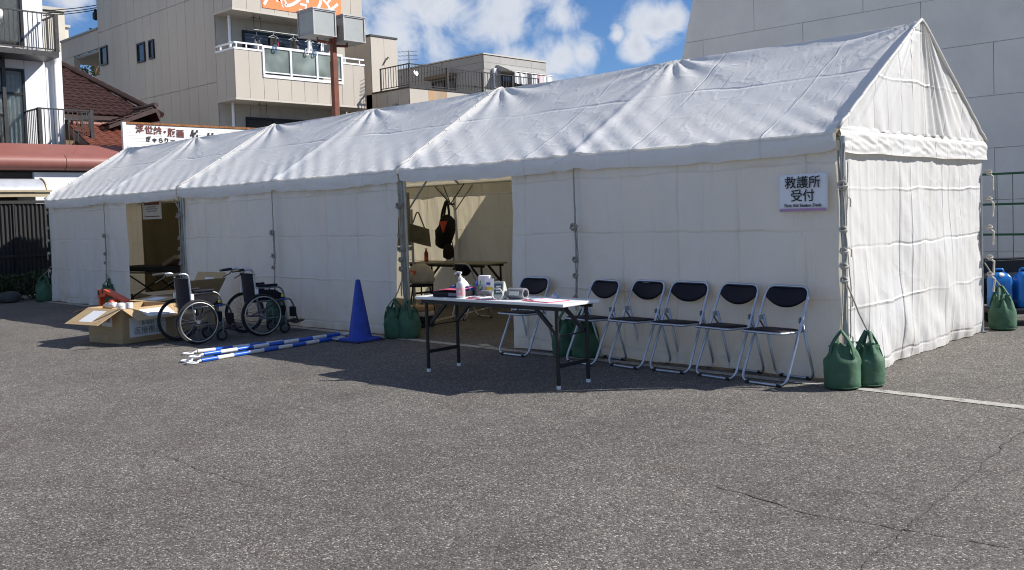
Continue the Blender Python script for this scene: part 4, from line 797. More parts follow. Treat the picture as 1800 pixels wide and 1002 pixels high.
    def side_wall(xg, seed, s):
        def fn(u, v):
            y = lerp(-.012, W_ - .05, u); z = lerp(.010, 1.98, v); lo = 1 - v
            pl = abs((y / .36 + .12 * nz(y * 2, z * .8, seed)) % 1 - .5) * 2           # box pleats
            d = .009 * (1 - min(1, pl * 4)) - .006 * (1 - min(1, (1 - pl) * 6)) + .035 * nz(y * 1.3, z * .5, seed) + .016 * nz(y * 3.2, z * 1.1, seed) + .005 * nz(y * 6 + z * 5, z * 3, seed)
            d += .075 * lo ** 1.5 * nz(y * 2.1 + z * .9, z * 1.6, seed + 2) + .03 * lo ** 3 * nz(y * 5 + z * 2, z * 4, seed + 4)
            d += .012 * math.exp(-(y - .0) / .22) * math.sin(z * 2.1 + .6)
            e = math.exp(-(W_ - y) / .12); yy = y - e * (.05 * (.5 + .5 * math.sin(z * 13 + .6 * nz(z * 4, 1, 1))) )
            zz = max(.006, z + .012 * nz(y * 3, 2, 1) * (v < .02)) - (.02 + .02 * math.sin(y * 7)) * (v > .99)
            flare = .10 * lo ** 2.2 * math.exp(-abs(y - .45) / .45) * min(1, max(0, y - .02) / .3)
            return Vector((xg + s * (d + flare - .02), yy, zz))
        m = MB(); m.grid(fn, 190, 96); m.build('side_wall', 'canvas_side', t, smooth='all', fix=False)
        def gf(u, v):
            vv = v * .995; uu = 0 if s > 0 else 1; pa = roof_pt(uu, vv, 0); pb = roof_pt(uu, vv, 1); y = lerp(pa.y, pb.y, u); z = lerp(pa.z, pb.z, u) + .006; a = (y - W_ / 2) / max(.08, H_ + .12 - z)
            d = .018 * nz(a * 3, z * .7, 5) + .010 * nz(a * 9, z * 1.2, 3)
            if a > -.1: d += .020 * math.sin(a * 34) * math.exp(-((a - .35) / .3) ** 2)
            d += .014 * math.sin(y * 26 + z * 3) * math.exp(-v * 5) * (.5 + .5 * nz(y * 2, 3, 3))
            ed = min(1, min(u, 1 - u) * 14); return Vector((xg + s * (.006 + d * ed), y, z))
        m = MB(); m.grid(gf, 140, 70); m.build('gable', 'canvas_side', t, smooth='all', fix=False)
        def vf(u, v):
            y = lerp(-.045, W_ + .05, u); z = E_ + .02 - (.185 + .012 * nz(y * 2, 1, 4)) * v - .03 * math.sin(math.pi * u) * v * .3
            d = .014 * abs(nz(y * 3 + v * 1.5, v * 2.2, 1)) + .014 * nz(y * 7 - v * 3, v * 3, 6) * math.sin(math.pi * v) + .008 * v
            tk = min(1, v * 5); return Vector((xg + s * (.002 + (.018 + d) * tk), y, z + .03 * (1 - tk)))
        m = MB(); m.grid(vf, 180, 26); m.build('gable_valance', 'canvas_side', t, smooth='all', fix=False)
    if k == 0: side_wall(0, 3, 1)
    if k == 2:
        side_wall(x1, 8, -1)
        m = MB(); m.grid(lambda u, v: (lerp(-2.2, -4.55, u), 1.45 + .03 * math.sin(u * 21) + .012 * nz(u * 9, v * 2, 1), lerp(.02, 1.86, v)), 90, 10); c_ = m.build('inner_curtain', 'inner_curtain', t, smooth='all', fix=False); c_['label'] = 'dark olive inner curtain'
        m = MB(); m.tube([(-2.1, 1.45, 1.88), (-4.65, 1.45, 1.88)], .016, 8); m.build('curtain_rail', 'steel', t)
    # ropes
    def rope(pts, r=.007, nm='rope', mat='rope'):
        P = [Vector(p) for p in pts]; Q = []
        for i in range(len(P) - 1):
            for j in range(8): p = P[i].lerp(P[i + 1], j / 8); Q.append(p + Vector((nz(p.z * 6, i, 1), nz(p.z * 6, i, 5), 0)) * .012)
        Q.append(P[-1]); m = MB(); m.tube(Q, r, 6); return m.build(nm, mat, t, smooth=True)
    def knot(x, y, z, s=.035, mat='rope', axis=0):
        m = MB()
        for a, tilt in ((1, .3), (.8, 1.2), (.9, 2.2)): m.tube([Vector((x, y, z)) + Vector((math.cos(w) * s * a, math.sin(w) * s * a * math.cos(tilt) - .01, math.sin(w) * s * a * math.sin(tilt) * 1.2)) for w in [6.283 * i / 12 for i in range(12)]], .007, 6, True)
        m.build('knot', mat, t, smooth=True)
    for xx in (-BAY,):                                       # mid-bay rope and its hanging loop
        if k == 1 or k == 0 or k == 2:
            rope([(xx, -.075, 1.86), (xx + .005, -.085, 1.3), (xx + .01, -.09, .95), (xx - .005, -.10, .45)], .008); rope([(xx + .02, -.085, 1.28), (xx + .035, -.09, 1.0), (xx + .02, -.10, .7), (xx + .02, -.10, .45)], .006)
            knot(xx, -.09, 1.28, .04); knot(xx + .01, -.095, .96, .03); knot(xx + .01, -.1, .80, .026)
    cx = .02 if k == 0 else -.02
    rope([(cx + .03, -.06, 1.9), (cx + .02, -.07, 1.5), (cx + .04, -.07, 1.1), (cx + .03, -.09, .5)], .008); rope([(cx - .03, -.03, 1.85), (cx - .01, -.045, 1.35), (cx, -.04, .8), (cx + .02, -.04, .25)], .008)
    rope([(cx + .05, -.03, 1.75), (cx + .03, -.05, 1.2), (cx + .06, -.04, .75), (cx + .04, -.03, .35)], .006, mat='rope_pale' if k == 0 else 'rope')
    for z in (1.57, 1.22, .93, .82, 1.05): knot(cx + .02, -.065, z, .04 if z > 1.5 else .03, 'rope_pale' if k == 0 else 'rope')
    if k == 0:
        for z in (1.7, 1.42, 1.12, .80, .62):                # loose ties on the far corner of the side wall
            rope([(.05, W_ - .02, z), (.09, W_ + .03, z - .05), (.08, W_ + .04, z - .19)], .011, 'tie', 'rope_pale'); knot(.06, W_, z, .028, 'rope_pale')
        for z in (1.5, 1.1, .7, .4): rope([(.03, -.03, z), (.07, .0, z - .04), (.05, .04, z - .10)], .006, 'tie', 'rope_pale')
    if k == 2:
        for z in (1.75, 1.45, 1.2, .95, .6): rope([(x1 - .03, -.03, z), (x1 - .07, -.05, z - .03), (x1 - .05, -.05, z - .13)], .008, 'tie', 'rope_pale'); knot(x1 - .03, -.03, z, .028, 'rope_pale')
    return t
make_tent(0, 'nearest white event tent with sunlit gable and notice on its wall')
make_tent(1, 'middle white event tent behind the wheelchairs, front wall closed')
make_tent(2, 'farthest white event tent at the left with narrow open doorway')
# ------------------------------------------------------------------ sandbags
def sandbag(label, x, y, rot, s=1.0, seed=0, lean=0):
    to = {1: (.035, -.07, .86), 2: (.05, -.06, .80), 3: (.0, 3.47, .74), 4: (-5.42, -.03, .72), 5: (-5.38, -.02, .78), 6: (-2.7, -.1, .62), 7: (-2.69, -.1, .60), 8: (-8.1, -.1, .62), 9: (-13.5, -.1, .64), 10: (-16.18, -.02, .7)}[seed]
    t = thing('sandbag', label, 'sandbag', (x, y, 0), rot, 'green weight bags on the tent poles')
    m = MB(); prof = [(.02, .004), (.115, .004), (.134, .02), (.139, .06), (.141, .12), (.140, .18), (.136, .215), (.128, .24), (.112, .27), (.092, .30), (.076, .325), (.072, .345), (.080, .362), (.074, .364), (.05, .33)]
    V0 = len(m.v); m.lathe([(r * s, z * s) for r, z in prof], 40, None, 0, .10, seed + 1)
    out = []
    for (a, b, c) in m.v:
        w = math.atan2(b, a); g = min(1.1, max(0, (c / s - .2) / .14)); k = (1 + .02 * math.sin(c * 60 + seed) + .05 * nz(a * 9, b * 9, c * 9 + seed)) * (1 + g * .26 * math.sin(w * 6 + seed + .8 * math.sin(w * 2)) + .04 * math.sin(w * 2 + seed))
        out.append((a * k + lean * c, b * k, c + (g > .4) * .02 * s * math.sin(w * 3 + seed)))
    m.v = out; m.build('bag', 'bag_green', t, smooth='all')
    sm = MB(); sm.tube([(.1385 * s * math.cos(w) * 1.0, .1385 * s * math.sin(w), .022 * s) for w in [6.2832 * q / 28 for q in range(28)]], .004, 5, True); sm.build('seam', 'bag_green', t, smooth='all')
    for sg in (-1, 1):
        m = MB(); n = 16; V = []
        for i in range(n + 1):
            u = i / n; a = math.pi * u; c = Vector((.095 * s * math.cos(a) * (1 - .80 * math.sin(a) ** 2) + lean * (.3 + .3 * math.sin(a)), sg * s * (.085 - .07 * math.sin(a)) , (.25 + .225 * math.sin(a) ** .75) * s)); tw = Vector((0, .015, .008)) if i not in (0, n) else Vector((0, .02, 0)); tw = Matrix.Rotation(.5 * math.cos(a) * sg, 3, 'Z') @ tw; V += [c - tw, c + tw]
        F = [(2 * i, 2 * i + 1, 2 * i + 3, 2 * i + 2) for i in range(n)]; m.add(V, F); o = m.build('handle', 'bag_green', t, smooth='all', fix=False); md = o.modifiers.new('s', 'SOLIDIFY'); md.thickness = .007
    e = Matrix.Rotation(-rot, 3, 'Z') @ (Vector(to) - Vector((x, y, 0))); a = Vector((lean * .6, 0, .455 * s)); m = MB(); m.tube([a + Vector((.012, 0, -.02)), a + Vector((0, 0, .012)), a.lerp(e, .4) + Vector((0, 0, -.01)), a.lerp(e, .7), e], .0075, 6); m.build('rope', 'rope', t)
    return t
BG = 'green sandbag '
sandbag(BG + 'nearest the camera at the front corner of the nearest tent', .105, -.29, .4, .95, 1); sandbag(BG + 'tucked behind the frontmost bag at the tent corner', .222, -.085, 1.7, .90, 2, .03)
sandbag(BG + 'at the rear corner of the sunlit side wall', .10, 3.74, 2.2, 1.0, 3, .1)
sandbag(BG + 'left of the doorway beside the blue cone', -5.50, -.12, .3, .98, 4); sandbag(BG + 'right of its twin at the doorway post', -5.33, -.04, 1.9, .95, 5)
sandbag(BG + 'left one of the pair behind the table end', -2.83, -.12, .8, .98, 6); sandbag(BG + 'right one of the pair behind the table end', -2.60, -.10, 2.5, 1.0, 7)
sandbag(BG + 'behind the rear wheelchair', -8.05, -.12, 0, 1.0, 8); sandbag(BG + 'behind the orange carrying frame', -13.45, -.08, .5, 1.1, 9); sandbag(BG + 'at the far left corner of the tents', -16.35, -.12, 1, 1.15, 10)
# ------------------------------------------------------------------ folding chairs
def make_chair(label, x, y, rot, group='folding chairs'):
    t = thing('folding_chair', label, 'chair', (x, y, 0), rot, group)
    w = .215; F0 = Vector((0, -.20, .012)); T0 = Vector((0, .17, .765))
    loop = rounded_loop([(-w, F0.y, F0.z), (-w + .012, T0.y, T0.z), (w - .012, T0.y, T0.z), (w, F0.y, F0.z)], .085, 7)
    m = MB(); m.tube(loop, .0115, 8, True); m.build('front_frame', 'chrome', t, smooth='all')
    rl = rounded([(-w + .035, .07, .53), (-w + .03, .23, .012), (w - .03, .23, .012), (w - .035, .07, .53)], .07, 6); m = MB(); m.tube(rl, .0105, 8); m.build('rear_frame', 'chrome', t, smooth='all')
    m = MB(); sp = rounded_loop([(-.19, -.225, .425), (.19, -.225, .425), (.175, .10, .41), (-.175, .10, .41)], .05, 5); m.tube(sp, .010, 8, True); m.build('seat_rim', 'chrome', t, smooth='all')
    m = MB(); n = len(sp); c = Vector((0, -.06, .43)); V = [p + Vector((0, 0, -.006)) for p in sp] + [c + (p - c) * .97 + Vector((0, 0, .012)) for p in sp] + [c + (p - c) * .8 + Vector((0, 0, .02)) for p in sp] + [c + (p - c) * .3 + Vector((0, 0, .016)) for p in sp]
    Fc = [(r * n + i, r * n + (i + 1) % n, (r + 1) * n + (i + 1) % n, (r + 1) * n + i) for r in range(3) for i in range(n)] + [tuple(range(n - 1, -1, -1)), tuple(3 * n + i for i in range(n))]
    m.add(V, Fc); m.build('seat', 'black_vinyl', t, smooth='all')
    # back pad follows the top of the frame, lower edge bowed
    dn = (F0 - T0).normalized(); nr = Vector((0, -dn.z, dn.y)); nr = nr if nr.y < 0 else -nr
    NX, NY = 18, 7; V = []; hw = .199
    for side in (1, -1):
        for j in range(NY + 1):
            for i in range(NX + 1):
                a = -1 + 2 * i / NX; top = -.002 + .075 * max(0, (abs(a) - .6) / .4) ** 2.4; bot = .178 - .080 * abs(a) ** 2.2; s_ = lerp(top, max(bot, top + .004), j / NY)
                ed = min(1, min(j, NY - j) / 1.5 + .15) * min(1, (1 - abs(a)) * 7 + .15)
                V.append(T0 + Vector((a * hw * (1 - .0 * j), 0, 0)) + dn * s_ - nr * .022 * (1 - a * a) + nr * side * .013 * ed)
    Q = (NX + 1) * (NY + 1); Fc = []
    for j in range(NY):
        for i in range(NX):
            a = j * (NX + 1) + i; Fc += [(a, a + 1, a + NX + 2, a + NX + 1), (Q + a, Q + a + NX + 1, Q + a + NX + 2, Q + a + 1)]
    rim = [i for i in range(NX + 1)] + [j * (NX + 1) + NX for j in range(1, NY + 1)] + [NY * (NX + 1) + i for i in range(NX - 1, -1, -1)] + [j * (NX + 1) for j in range(NY - 1, 0, -1)]
    for i in range(len(rim)): a, b = rim[i], rim[(i + 1) % len(rim)]; Fc.append((a, Q + a, Q + b, b))
    m = MB(); m.add(V, Fc); m.build('backrest', 'black_vinyl', t, smooth='all')
    for s in (-1, 1):
        m = MB(); m.tube([(s * .195, .035, .49), (s * .185, .085, .415)], .008, 6); m.box(s * .19 - .004, s * .19 + .004, .02, .09, .49, .53); m.build('hinge', 'steel', t)
        for px, py in ((s * .15, -.2), (s * .13, .23)): m = MB(); m.tube([(px - .02, py, .013), (px + .02, py, .013)], .0128, 8); m.build('foot_sleeve', 'rubber', t)
    return t
c0 = make_chair('black folding chair behind the table, in front of the doorway edge', -3.26, -.235, rad(-3), 'folding chairs')
chs = [('leftmost black folding chair of the row, half behind the table end', -2.32, -.29, -12), ('second black folding chair from the left in the row', -1.86, -.225, -9), ('third black folding chair, in the middle of the row', -1.40, -.225, -3), ('fourth black folding chair from the left in the row', -.90, -.255, -10), ('black folding chair nearest the sunlit tent corner', -.425, -.31, -8)]
for lab, x, y, r in chs:
    c = copy_tree(c0); c.location = (x, y, 0); c.rotation_euler[2] = rad(r); c['label'] = lab
c = copy_tree(c0); c.location = (-6.12, 1.78, 0); c.rotation_euler[2] = rad(168); c['label'] = 'folding chair inside the tent drawn up to the back table'; c['group'] = 'folding chairs'
# ------------------------------------------------------------------ folding tables
def make_table(label, x, y, L, D, h, top_mat):
    t = thing('folding_table', label, 'table', (x, y, 0))
    m = MB(); m.box(-L / 2, L / 2, -D / 2, D / 2, h - .026, h); m.build('table_top', top_mat, t, bevel=.007)
    m = MB()
    for s in (-1, 1): m.box(-L / 2 + .05, L / 2 - .05, s * (D / 2 - .045) - .012, s * (D / 2 - .045) + .012, h - .062, h - .027)
    m.build('apron', 'black_metal', t)
    for s in (-1, 1):
        xl = s * (L / 2 - .11); lf = obj('leg_frame', None, t)
        for q in (-1, 1):
            yl = q * (D / 2 - .045); m = MB(); m.tube([(xl, yl, .03), (xl, yl, h - .055)], .0165, 10); m.build('leg', 'black_metal', lf, smooth=True)
            m = MB(); m.tube([(xl, yl, .003), (xl, yl, .032)], .019, 10); m.build('foot_cap', 'plastic_white', lf, smooth=True)
            m = MB(); m.bar((xl - s * .005, yl - q * .02, h - .27), (xl - s * .24, yl - q * .02, h - .06), .022, .03); m.build('brace', 'black_metal', lf)
        m = MB(); m.bar((xl, -D / 2 + .06, .19), (xl, D / 2 - .06, .19), .022, .032); m.build('stretcher', 'black_metal', lf); m = MB(); m.bar((xl, -D / 2 + .06, h - .27), (xl, D / 2 - .06, h - .27), .012, .012); m.build('lock_rod', 'black_metal', lf)
    return t
make_table('white folding table with black legs standing outside in the shade', -2.49, -1.365, 1.8, .47, .70, 'table_white')
make_table('folding table inside the tent against the back wall', -7.6, 2.86, 1.8, .50, .70, 'board_tan')
# ------------------------------------------------------------------ things on the table
TZ = .7005
def on_table():
    def at(u, v): return onp(u, v, 2, .70)
    # document case: black with pink lid
    t = thing('document_case', 'black document case with pink sheet on the left of the table', 'case', (-3.03, -1.44, TZ), rad(8))
    m = MB(); m.box(-.16, .16, -.11, .11, 0, .05); m.build('case', 'black_vinyl', t, bevel=.012, smooth=True); m = MB(); m.grid(lambda u, v: (lerp(-.15, .155, u), lerp(-.105, .105, v), .0545 + .022 * u + .006 * math.sin(u * 5 + v * 2)), 10, 6); o = m.build('pink_sheet', 'pink_plastic', t, smooth='all', fix=False); o.modifiers.new('s', 'SOLIDIFY').thickness = .004
    m = MB(); m.box(.03, .15, -.1135, -.1105, .012, .04); m.build('front_pocket', 'grey_cloth', t)
    t = thing('glove_box', 'blue and white tissue box behind the pink case', 'box', (-3.13, -1.22, TZ), rad(4))
    m = MB(); m.box(-.13, .13, -.06, .06, 0, .07); m.build('carton', 'blue_box', t, bevel=.003); m = MB(); m.grid(lambda u, v: (lerp(-.11, .11, u) * (1 - .3 * v), lerp(-.05, .05, v), .072 + .075 * math.exp(-((u - .45) / .22) ** 2) * (.5 + .5 * math.sin(v * 3.1)) + .012 * nz(u * 9, v * 9, 3)), 16, 8); m.build('tissue', 'paper', t, smooth='all', fix=False)
    t = thing('pump_bottle', 'clear hand sanitiser pump bottle with pink label', 'bottle', (-2.835, -1.535, TZ))
    m = MB(); m.lathe([(.0, 0), (.04, 0), (.044, .006), (.044, .115), (.038, .135), (.018, .15), (.016, .165), (.0, .165)], 24, None, squash=.8); m.build('bottle', 'pump_clear', t, smooth=True)
    m = MB(); m.lathe([(.0445, .02), (.0452, .022), (.0452, .092), (.0445, .094)], 24, None, squash=.8); m.build('label', 'label_pink', t, smooth=True); text('消毒', .026, 'banner_white', 'lettering', t, facing_mx((.004, -.0372, .06), (1, 0, 0), (0, 0, 1)), .0006)
    m = MB(); m.lathe([(.0, .163), (.020, .163), (.021, .185), (.010, .19), (.008, .215), (.016, .217), (.017, .232), (.0, .234)], 16); m.tube(rounded([(0, 0, .226), (-.03, -.01, .230), (-.052, -.02, .212)], .02), .0075, 8); m.build('pump', 'plastic_white', t, smooth=True)
    t = thing('wipes_pack', 'white pouch of wipes with yellow print standing on the table', 'packet', (-2.80, -1.20, TZ), rad(-12))
    m = MB(); m.grid(lambda u, v: (lerp(-.07, .07, u), -.028 * math.sin(math.pi * u) * (1 - v) ** .7 - .002, .15 * v), 10, 8); m.grid(lambda u, v: (lerp(.07, -.07, u), .028 * math.sin(math.pi * u) * (1 - v) ** .7 + .002, .15 * v), 10, 8); m.build('pouch', 'plastic_white', t, smooth='all', fix=False)
    m = MB(); m.grid(lambda u, v: (lerp(-.058, .058, u), -.029 * math.sin(math.pi * (.5 + (u - .5) * .83)) * (1 - .07 - v * .4) ** .7 - .005, .012 + .06 * v), 8, 4); m.build('yellow_print', 'yellow_print', t, smooth='all', fix=False); m = MB(); m.grid(lambda u, v: (lerp(-.03, .03, u), -.03 * (1 - .58 - v * .15) ** .7 - .005, .09 + .025 * v), 4, 2); m.build('blue_print', 'bar_blue', t, fix=False)
    t = thing('paper_roll_pack', 'plain white folded packet behind the yellow printed pouch', 'packet', (-2.93, -1.13, TZ), rad(15)); m = MB(); m.box(-.06, .06, -.03, .03, 0, .17); m.build('packet', 'paper', t, bevel=.012, smooth=True); m = MB(); m.box(-.05, .05, -.032, -.0305, .13, .155); m.build('fold', 'plastic_white', t)
    t = thing('pen_stand', 'dark pen stand with coloured pens beside the pump bottle', 'pen stand', (-2.87, -1.28, TZ)); m = MB(); m.lathe([(.0, 0), (.035, 0), (.038, .09), (.034, .09), (.03, .01), (.0, .01)], 16); m.build('cup', 'device_dark', t, smooth=True)
    for i, mt in enumerate(('green_fence', 'red_plastic', 'ink', 'bar_blue')): a = i * 1.6; m = MB(); m.tube([(.012 * math.cos(a), .012 * math.sin(a), .012), (.03 * math.cos(a), .03 * math.sin(a), .135)], .005, 6); m.build('pen', mt, t)
    t = thing('eyeglass_case', 'grey rounded case lying behind the pump bottle', 'case', (-2.72, -1.33, TZ), rad(10)); m = MB(); m.lathe([(0, -.08), (.022, -.075), (.032, -.04), (.033, .04), (.024, .072), (0, .08)], 14, Matrix.Translation((0, 0, .024)) @ Matrix.Rotation(rad(90), 4, 'Y'), squash=1); m.v = [(a, b, max(.001, c)) for a, b, c in m.v]; m.build('shell', 'grey_cloth', t, smooth='all'); m = MB(); m.box(-.07, .07, -.0345, -.0325, .02, .024); m.build('zip', 'ink', t)
    t = thing('thumb_clip', 'small dark clip on the table near the left clipboard', 'clip', (-2.68, -1.40, TZ)); m = MB(); m.box(-.02, .02, -.012, .012, 0, .014); m.tube(rounded([(-.015, 0, .012), (-.01, 0, .028), (.01, 0, .028), (.015, 0, .012)], .01), .003, 5); m.build('body', 'device_dark', t)
    for i, (x, y, r, lab) in enumerate(((-2.56, -1.45, 6, 'pink clipboard with white form left of the pressure monitor'), (-1.93, -1.42, -9, 'pink clipboard with white form at the right end of table'))):
        t = thing('clipboard', lab, 'clipboard', (x, y, TZ), rad(r), 'clipboards on the table'); m = MB(); m.box(-.17, .17, -.12, .12, 0, .004); m.build('board', 'pink_plastic', t); m = MB(); m.box(-.125, .155, -.105, .105, .0045, .006); p = m.build('form', 'paper', t)
        for q in range(6): m = MB(); m.box(-.09 + q * .035, -.088 + q * .035, -.085, .085, .0063, .0066); m.build('printed_line', 'ink_grey', p)
        m = MB(); m.box(-.165, -.13, -.05, .05, .0062, .014); m.build('clip', 'chrome', t); m = MB(); m.tube([(-.15, -.11, .012), (-.02, -.116, .012)], .004, 6); m.build('pen', 'pink_plastic', t)
    t = thing('pressure_monitor', 'pale upright blood pressure monitor with display on the table', 'monitor', (-2.415, -1.46, TZ), rad(24))
    m = MB(); m.prism([(-.06, 0), (.075, 0), (.06, .06), (.005, .15), (-.03, .155), (-.055, .03)], 0, -.045, .045); o = m.build('housing', 'device', t, bevel=.006); o.rotation_euler[2] = 0
    m = MB(); m.bar((0, -.061, .045), (0, -.040, .135), .074, .004, up=(0, -1, .2)); m.build('display', 'device_dark', t); m = MB()
    for z in (.068, .09, .112): m.bar((-.02, -.0585 + (z - .068) * .25, z), (.022, -.0585 + (z - .068) * .25, z), .006, .012)
    m.build('digits', 'banner_white', t); m = MB(); m.tube([Vector((-.0 + .05 * math.cos(a), -.085, .05 + .05 * math.sin(a))) for a in [i * .45 for i in range(14)]], .006, 6, True); m.build('air_hose', 'device', t, smooth='all')
    t = thing('arm_cuff', 'rolled grey arm cuff beside the pressure monitor', 'cuff', (-2.27, -1.40, TZ), rad(8)); m = MB(); Mx = Matrix.Translation((0, 0, .047)) @ Matrix.Rotation(rad(90), 4, 'Y'); m.lathe([(.046, -.085), (.048, -.08), (.048, .08), (.046, .085), (.034, .085), (.034, -.085)], 24, Mx, squash=1.1); m.build('cuff', 'grey_cloth', t, smooth=True); m = MB(); m.box(-.05, .05, -.057, -.0535, .035, .07); m.build('tag', 'device', t)
    t = thing('table_bell', 'small shiny silver counter bell at the right of the table', 'bell', (-2.03, -1.19, TZ)); m = MB(); m.lathe([(0, 0), (.034, 0), (.034, .006), (.03, .008), (.028, .02), (.018, .036), (.0, .040)], 20); m.build('dome', 'chrome', t, smooth=True); m = MB(); m.tube([(0, 0, .038), (0, 0, .05)], .005, 8); m.build('button', 'steel', t)
on_table()
# ------------------------------------------------------------------ notices
def notices():
    t = thing('notice', 'white laminated first aid reception notice on the tent wall', 'notice', (-.30, -.060, 1.525))
    m = MB(); m.grid(lambda u, v: (lerp(-.218, .214, u), -.002 + .006 * nz(u * 2, v * 2, 1) - .004 * math.sin(u * 3), lerp(-.155, .15, v) + .004 * u), 12, 8); o = m.build('sheet', 'paper_lilac', t, smooth='all', fix=False); o.modifiers.new('s', 'SOLIDIFY').thickness = .001
    T = lambda z, x=0: facing_mx((x, -.0135, z), (1, 0, 0), (0, 0, 1))
    text('救護所', .105, 'ink', 'lettering', t, T(.078, .0), .001, bold=.0008); text('受付', .105, 'ink', 'lettering', t, T(-.030, .0), .001, bold=.0008); text('First Aid Station Desk', .036, 'ink', 'lettering', t, T(-.104), .001, bold=.0005)
    m = MB(); m.box(-.2, .2, -.014, -.012, -.150, -.128); m.build('pink_band', 'pink_print', t)
    t = thing('notice', 'beige notice hanging in the left doorway with red heading', 'notice', (-12.05, .10, 1.70)); m = MB(); m.box(-.34, .34, 0, .002, -.16, .16); m.build('sheet', 'notice_beige', t)
    for i, (w, z, mt) in enumerate(((.27, .10, 'brown_ink'), (.16, .045, 'ink_grey'), (.22, .01, 'ink_grey'), (.18, -.025, 'ink_grey'), (.27, -.115, 'brown_ink'))): m = MB(); m.box(-w, w, -.002, -.001, z - (.022 if i == 0 else .008), z + (.022 if i == 0 else .008)); m.build('printed_line', mt, t)
notices()
# ------------------------------------------------------------------ inside the tents
def interior():
    p = Vector((-8.10, 3.30, 0))
    t = thing('backpack', 'black backpack hanging upside down from a tent pole inside', 'backpack', (p.x, p.y - .12, 1.18))
    m = MB(); prof = [(.03, -.30), (.09, -.27), (.13, -.18), (.15, -.05), (.15, .06), (.12, .16), (.08, .24), (.03, .28)]
    m.lathe([(r * 1.3, z) for r, z in prof], 20, Matrix.Translation((-.06, 0, 0)) @ Matrix.Rotation(rad(24), 4, 'Y'), 0, .45, 3, .7); m.build('bag', 'black_cloth', t, smooth='all')
    m = MB(); m.lathe([(.02, -.14), (.08, -.1), (.095, 0), (.07, .09), (.02, .11)], 14, Matrix.Translation((.07, -.06, -.32)), 0, .4, 6); m.build('pocket', 'black_cloth', t, smooth='all')
    for a, b in (((-.09, -.05, .1), (-.02, 0, .48)), ((.08, -.05, .1), (.02, 0, .48)), ((.0, -.08, .18), (.0, 0, .5))): m = MB(); m.tube(rounded([a, Vector(a).lerp(Vector(b), .5) + Vector((a[0] * .5, 0, 0)), b], .1), .02, 6); m.build('strap', 'black_cloth', t, smooth=True)
    m = MB(); m.tube([(.12, -.05, .0), (.17, -.04, -.3), (.165, -.03, -.6)], .008, 5); m.box(.145, .19, -.045, -.02, -.63, -.60); m.build('loose_strap', 'black_cloth', t)
    m = MB(); m.add([(-.02, -.15, .16), (.15, -.15, .17), (.05, -.15, -.02), (-.02, -.13, .16), (.15, -.13, .17), (.05, -.13, -.02)], [(0, 1, 2), (5, 4, 3), (0, 3, 4, 1), (1, 4, 5, 2), (2, 5, 3, 0)]); m.build('red_flap', 'red_plastic', t)
    t = thing('pole_spider', 'dark rope spider tied round the inner tent pole above the backpack', 'rope', (p.x, p.y, 1.62))
    for q in ((-.34, -.05, .30), (.36, -.05, .32), (-.16, -.02, .30)): m = MB(); m.tube([(0, -.03, 0), q], .009, 6); m.build('rope', 'dark_bronze', t)
    m = MB(); m.tube([Vector((.04 * math.cos(a), .04 * math.sin(a), .01 * math.sin(3 * a))) for a in [i * .5236 for i in range(12)]], .014, 6, True); m.build('knot', 'dark_bronze', t, smooth='all')
    t = thing('display_board', 'tan display board on legs inside the tent with a small poster', 'board', (-8.35, 2.35, 0), rad(43))
    m = MB(); m.box(-.55, .20, -.012, .012, .98, 1.82); m.build('panel', 'board_tan', t); m = MB(); m.box(.205, .24, -.02, .02, 0, 1.55); m.box(-.6, -.56, -.02, .02, 0, 1.85); m.box(-.56, .205, -.012, .012, .90, .965); m.box(.19, .26, -.22, .22, .0, .03); m.box(-.62, -.55, -.22, .22, 0, .03); m.build('stand', 'steel', t)
    m = MB(); m.box(-.13, .06, -.016, -.0135, 1.42, 1.66); m.build('poster', 'paper', t); m = MB(); m.box(-.07, .0, -.0185, -.0165, 1.48, 1.58); m.build('poster_print', 'board_tan', t)
    t = thing('tote_bag', 'olive tote bag slung from the display board inside the tent', 'bag', (-7.98, 2.48, 1.20), rad(43))
    m = MB(); m.grid(lambda u, v: ((lerp(-.17, .17, u)) * (1 - .12 * v), -.035 * math.sin(math.pi * u) - .02, lerp(-.15, .13, v) - .10 * u), 8, 6); m.grid(lambda u, v: ((lerp(.17, -.17, u)) * (1 - .12 * v), .035 * math.sin(math.pi * u) + .0, lerp(-.15, .13, v) - .10 * (1 - u)), 8, 6); m.build('body', 'tote', t, smooth='all', fix=False)
    m = MB(); m.tube(rounded([(-.1, -.02, .14), (-.02, -.02, .34), (.08, -.02, .05)], .08), .012, 6); m.build('strap', 'tote', t); m = MB(); m.box(-.1, .05, -.075, -.058, -.12, .0); m.build('pocket', 'tote', t)
    t = thing('tea_bottle', 'amber tea bottle standing on the table inside the tent', 'bottle', (-8.28, 2.86, .7005)); m = MB(); m.lathe([(0, 0), (.032, 0), (.034, .01), (.034, .08), (.030, .09), (.034, .1), (.033, .14), (.014, .18), (.013, .19), (0, .19)], 18); m.build('bottle', 'tea', t, smooth=True); m = MB(); m.lathe([(0, .191), (.015, .191), (.015, .215), (0, .216)], 14); m.build('cap', 'awning_frame', t); m = MB(); m.lathe([(.0342, .025), (.0346, .027), (.0346, .075), (.0342, .077)], 18); m.build('label', 'red_plastic', t)
    t = thing('stool', 'folding stool inside the doorway carrying a white bag', 'stool', (-6.92, 1.55, 0), rad(20))
    m = MB(); m.lathe([(0, .44), (.17, .44), (.18, .455), (.17, .47), (0, .475)], 24); m.build('seat', 'black_vinyl', t, smooth=True)
    for a in (0.5, 2.07, 3.64, 5.21): m = MB(); m.tube([(.12 * math.cos(a), .12 * math.sin(a), .44), (.19 * math.cos(a), .19 * math.sin(a), .0)], .011, 8); m.build('leg', 'black_metal', t)
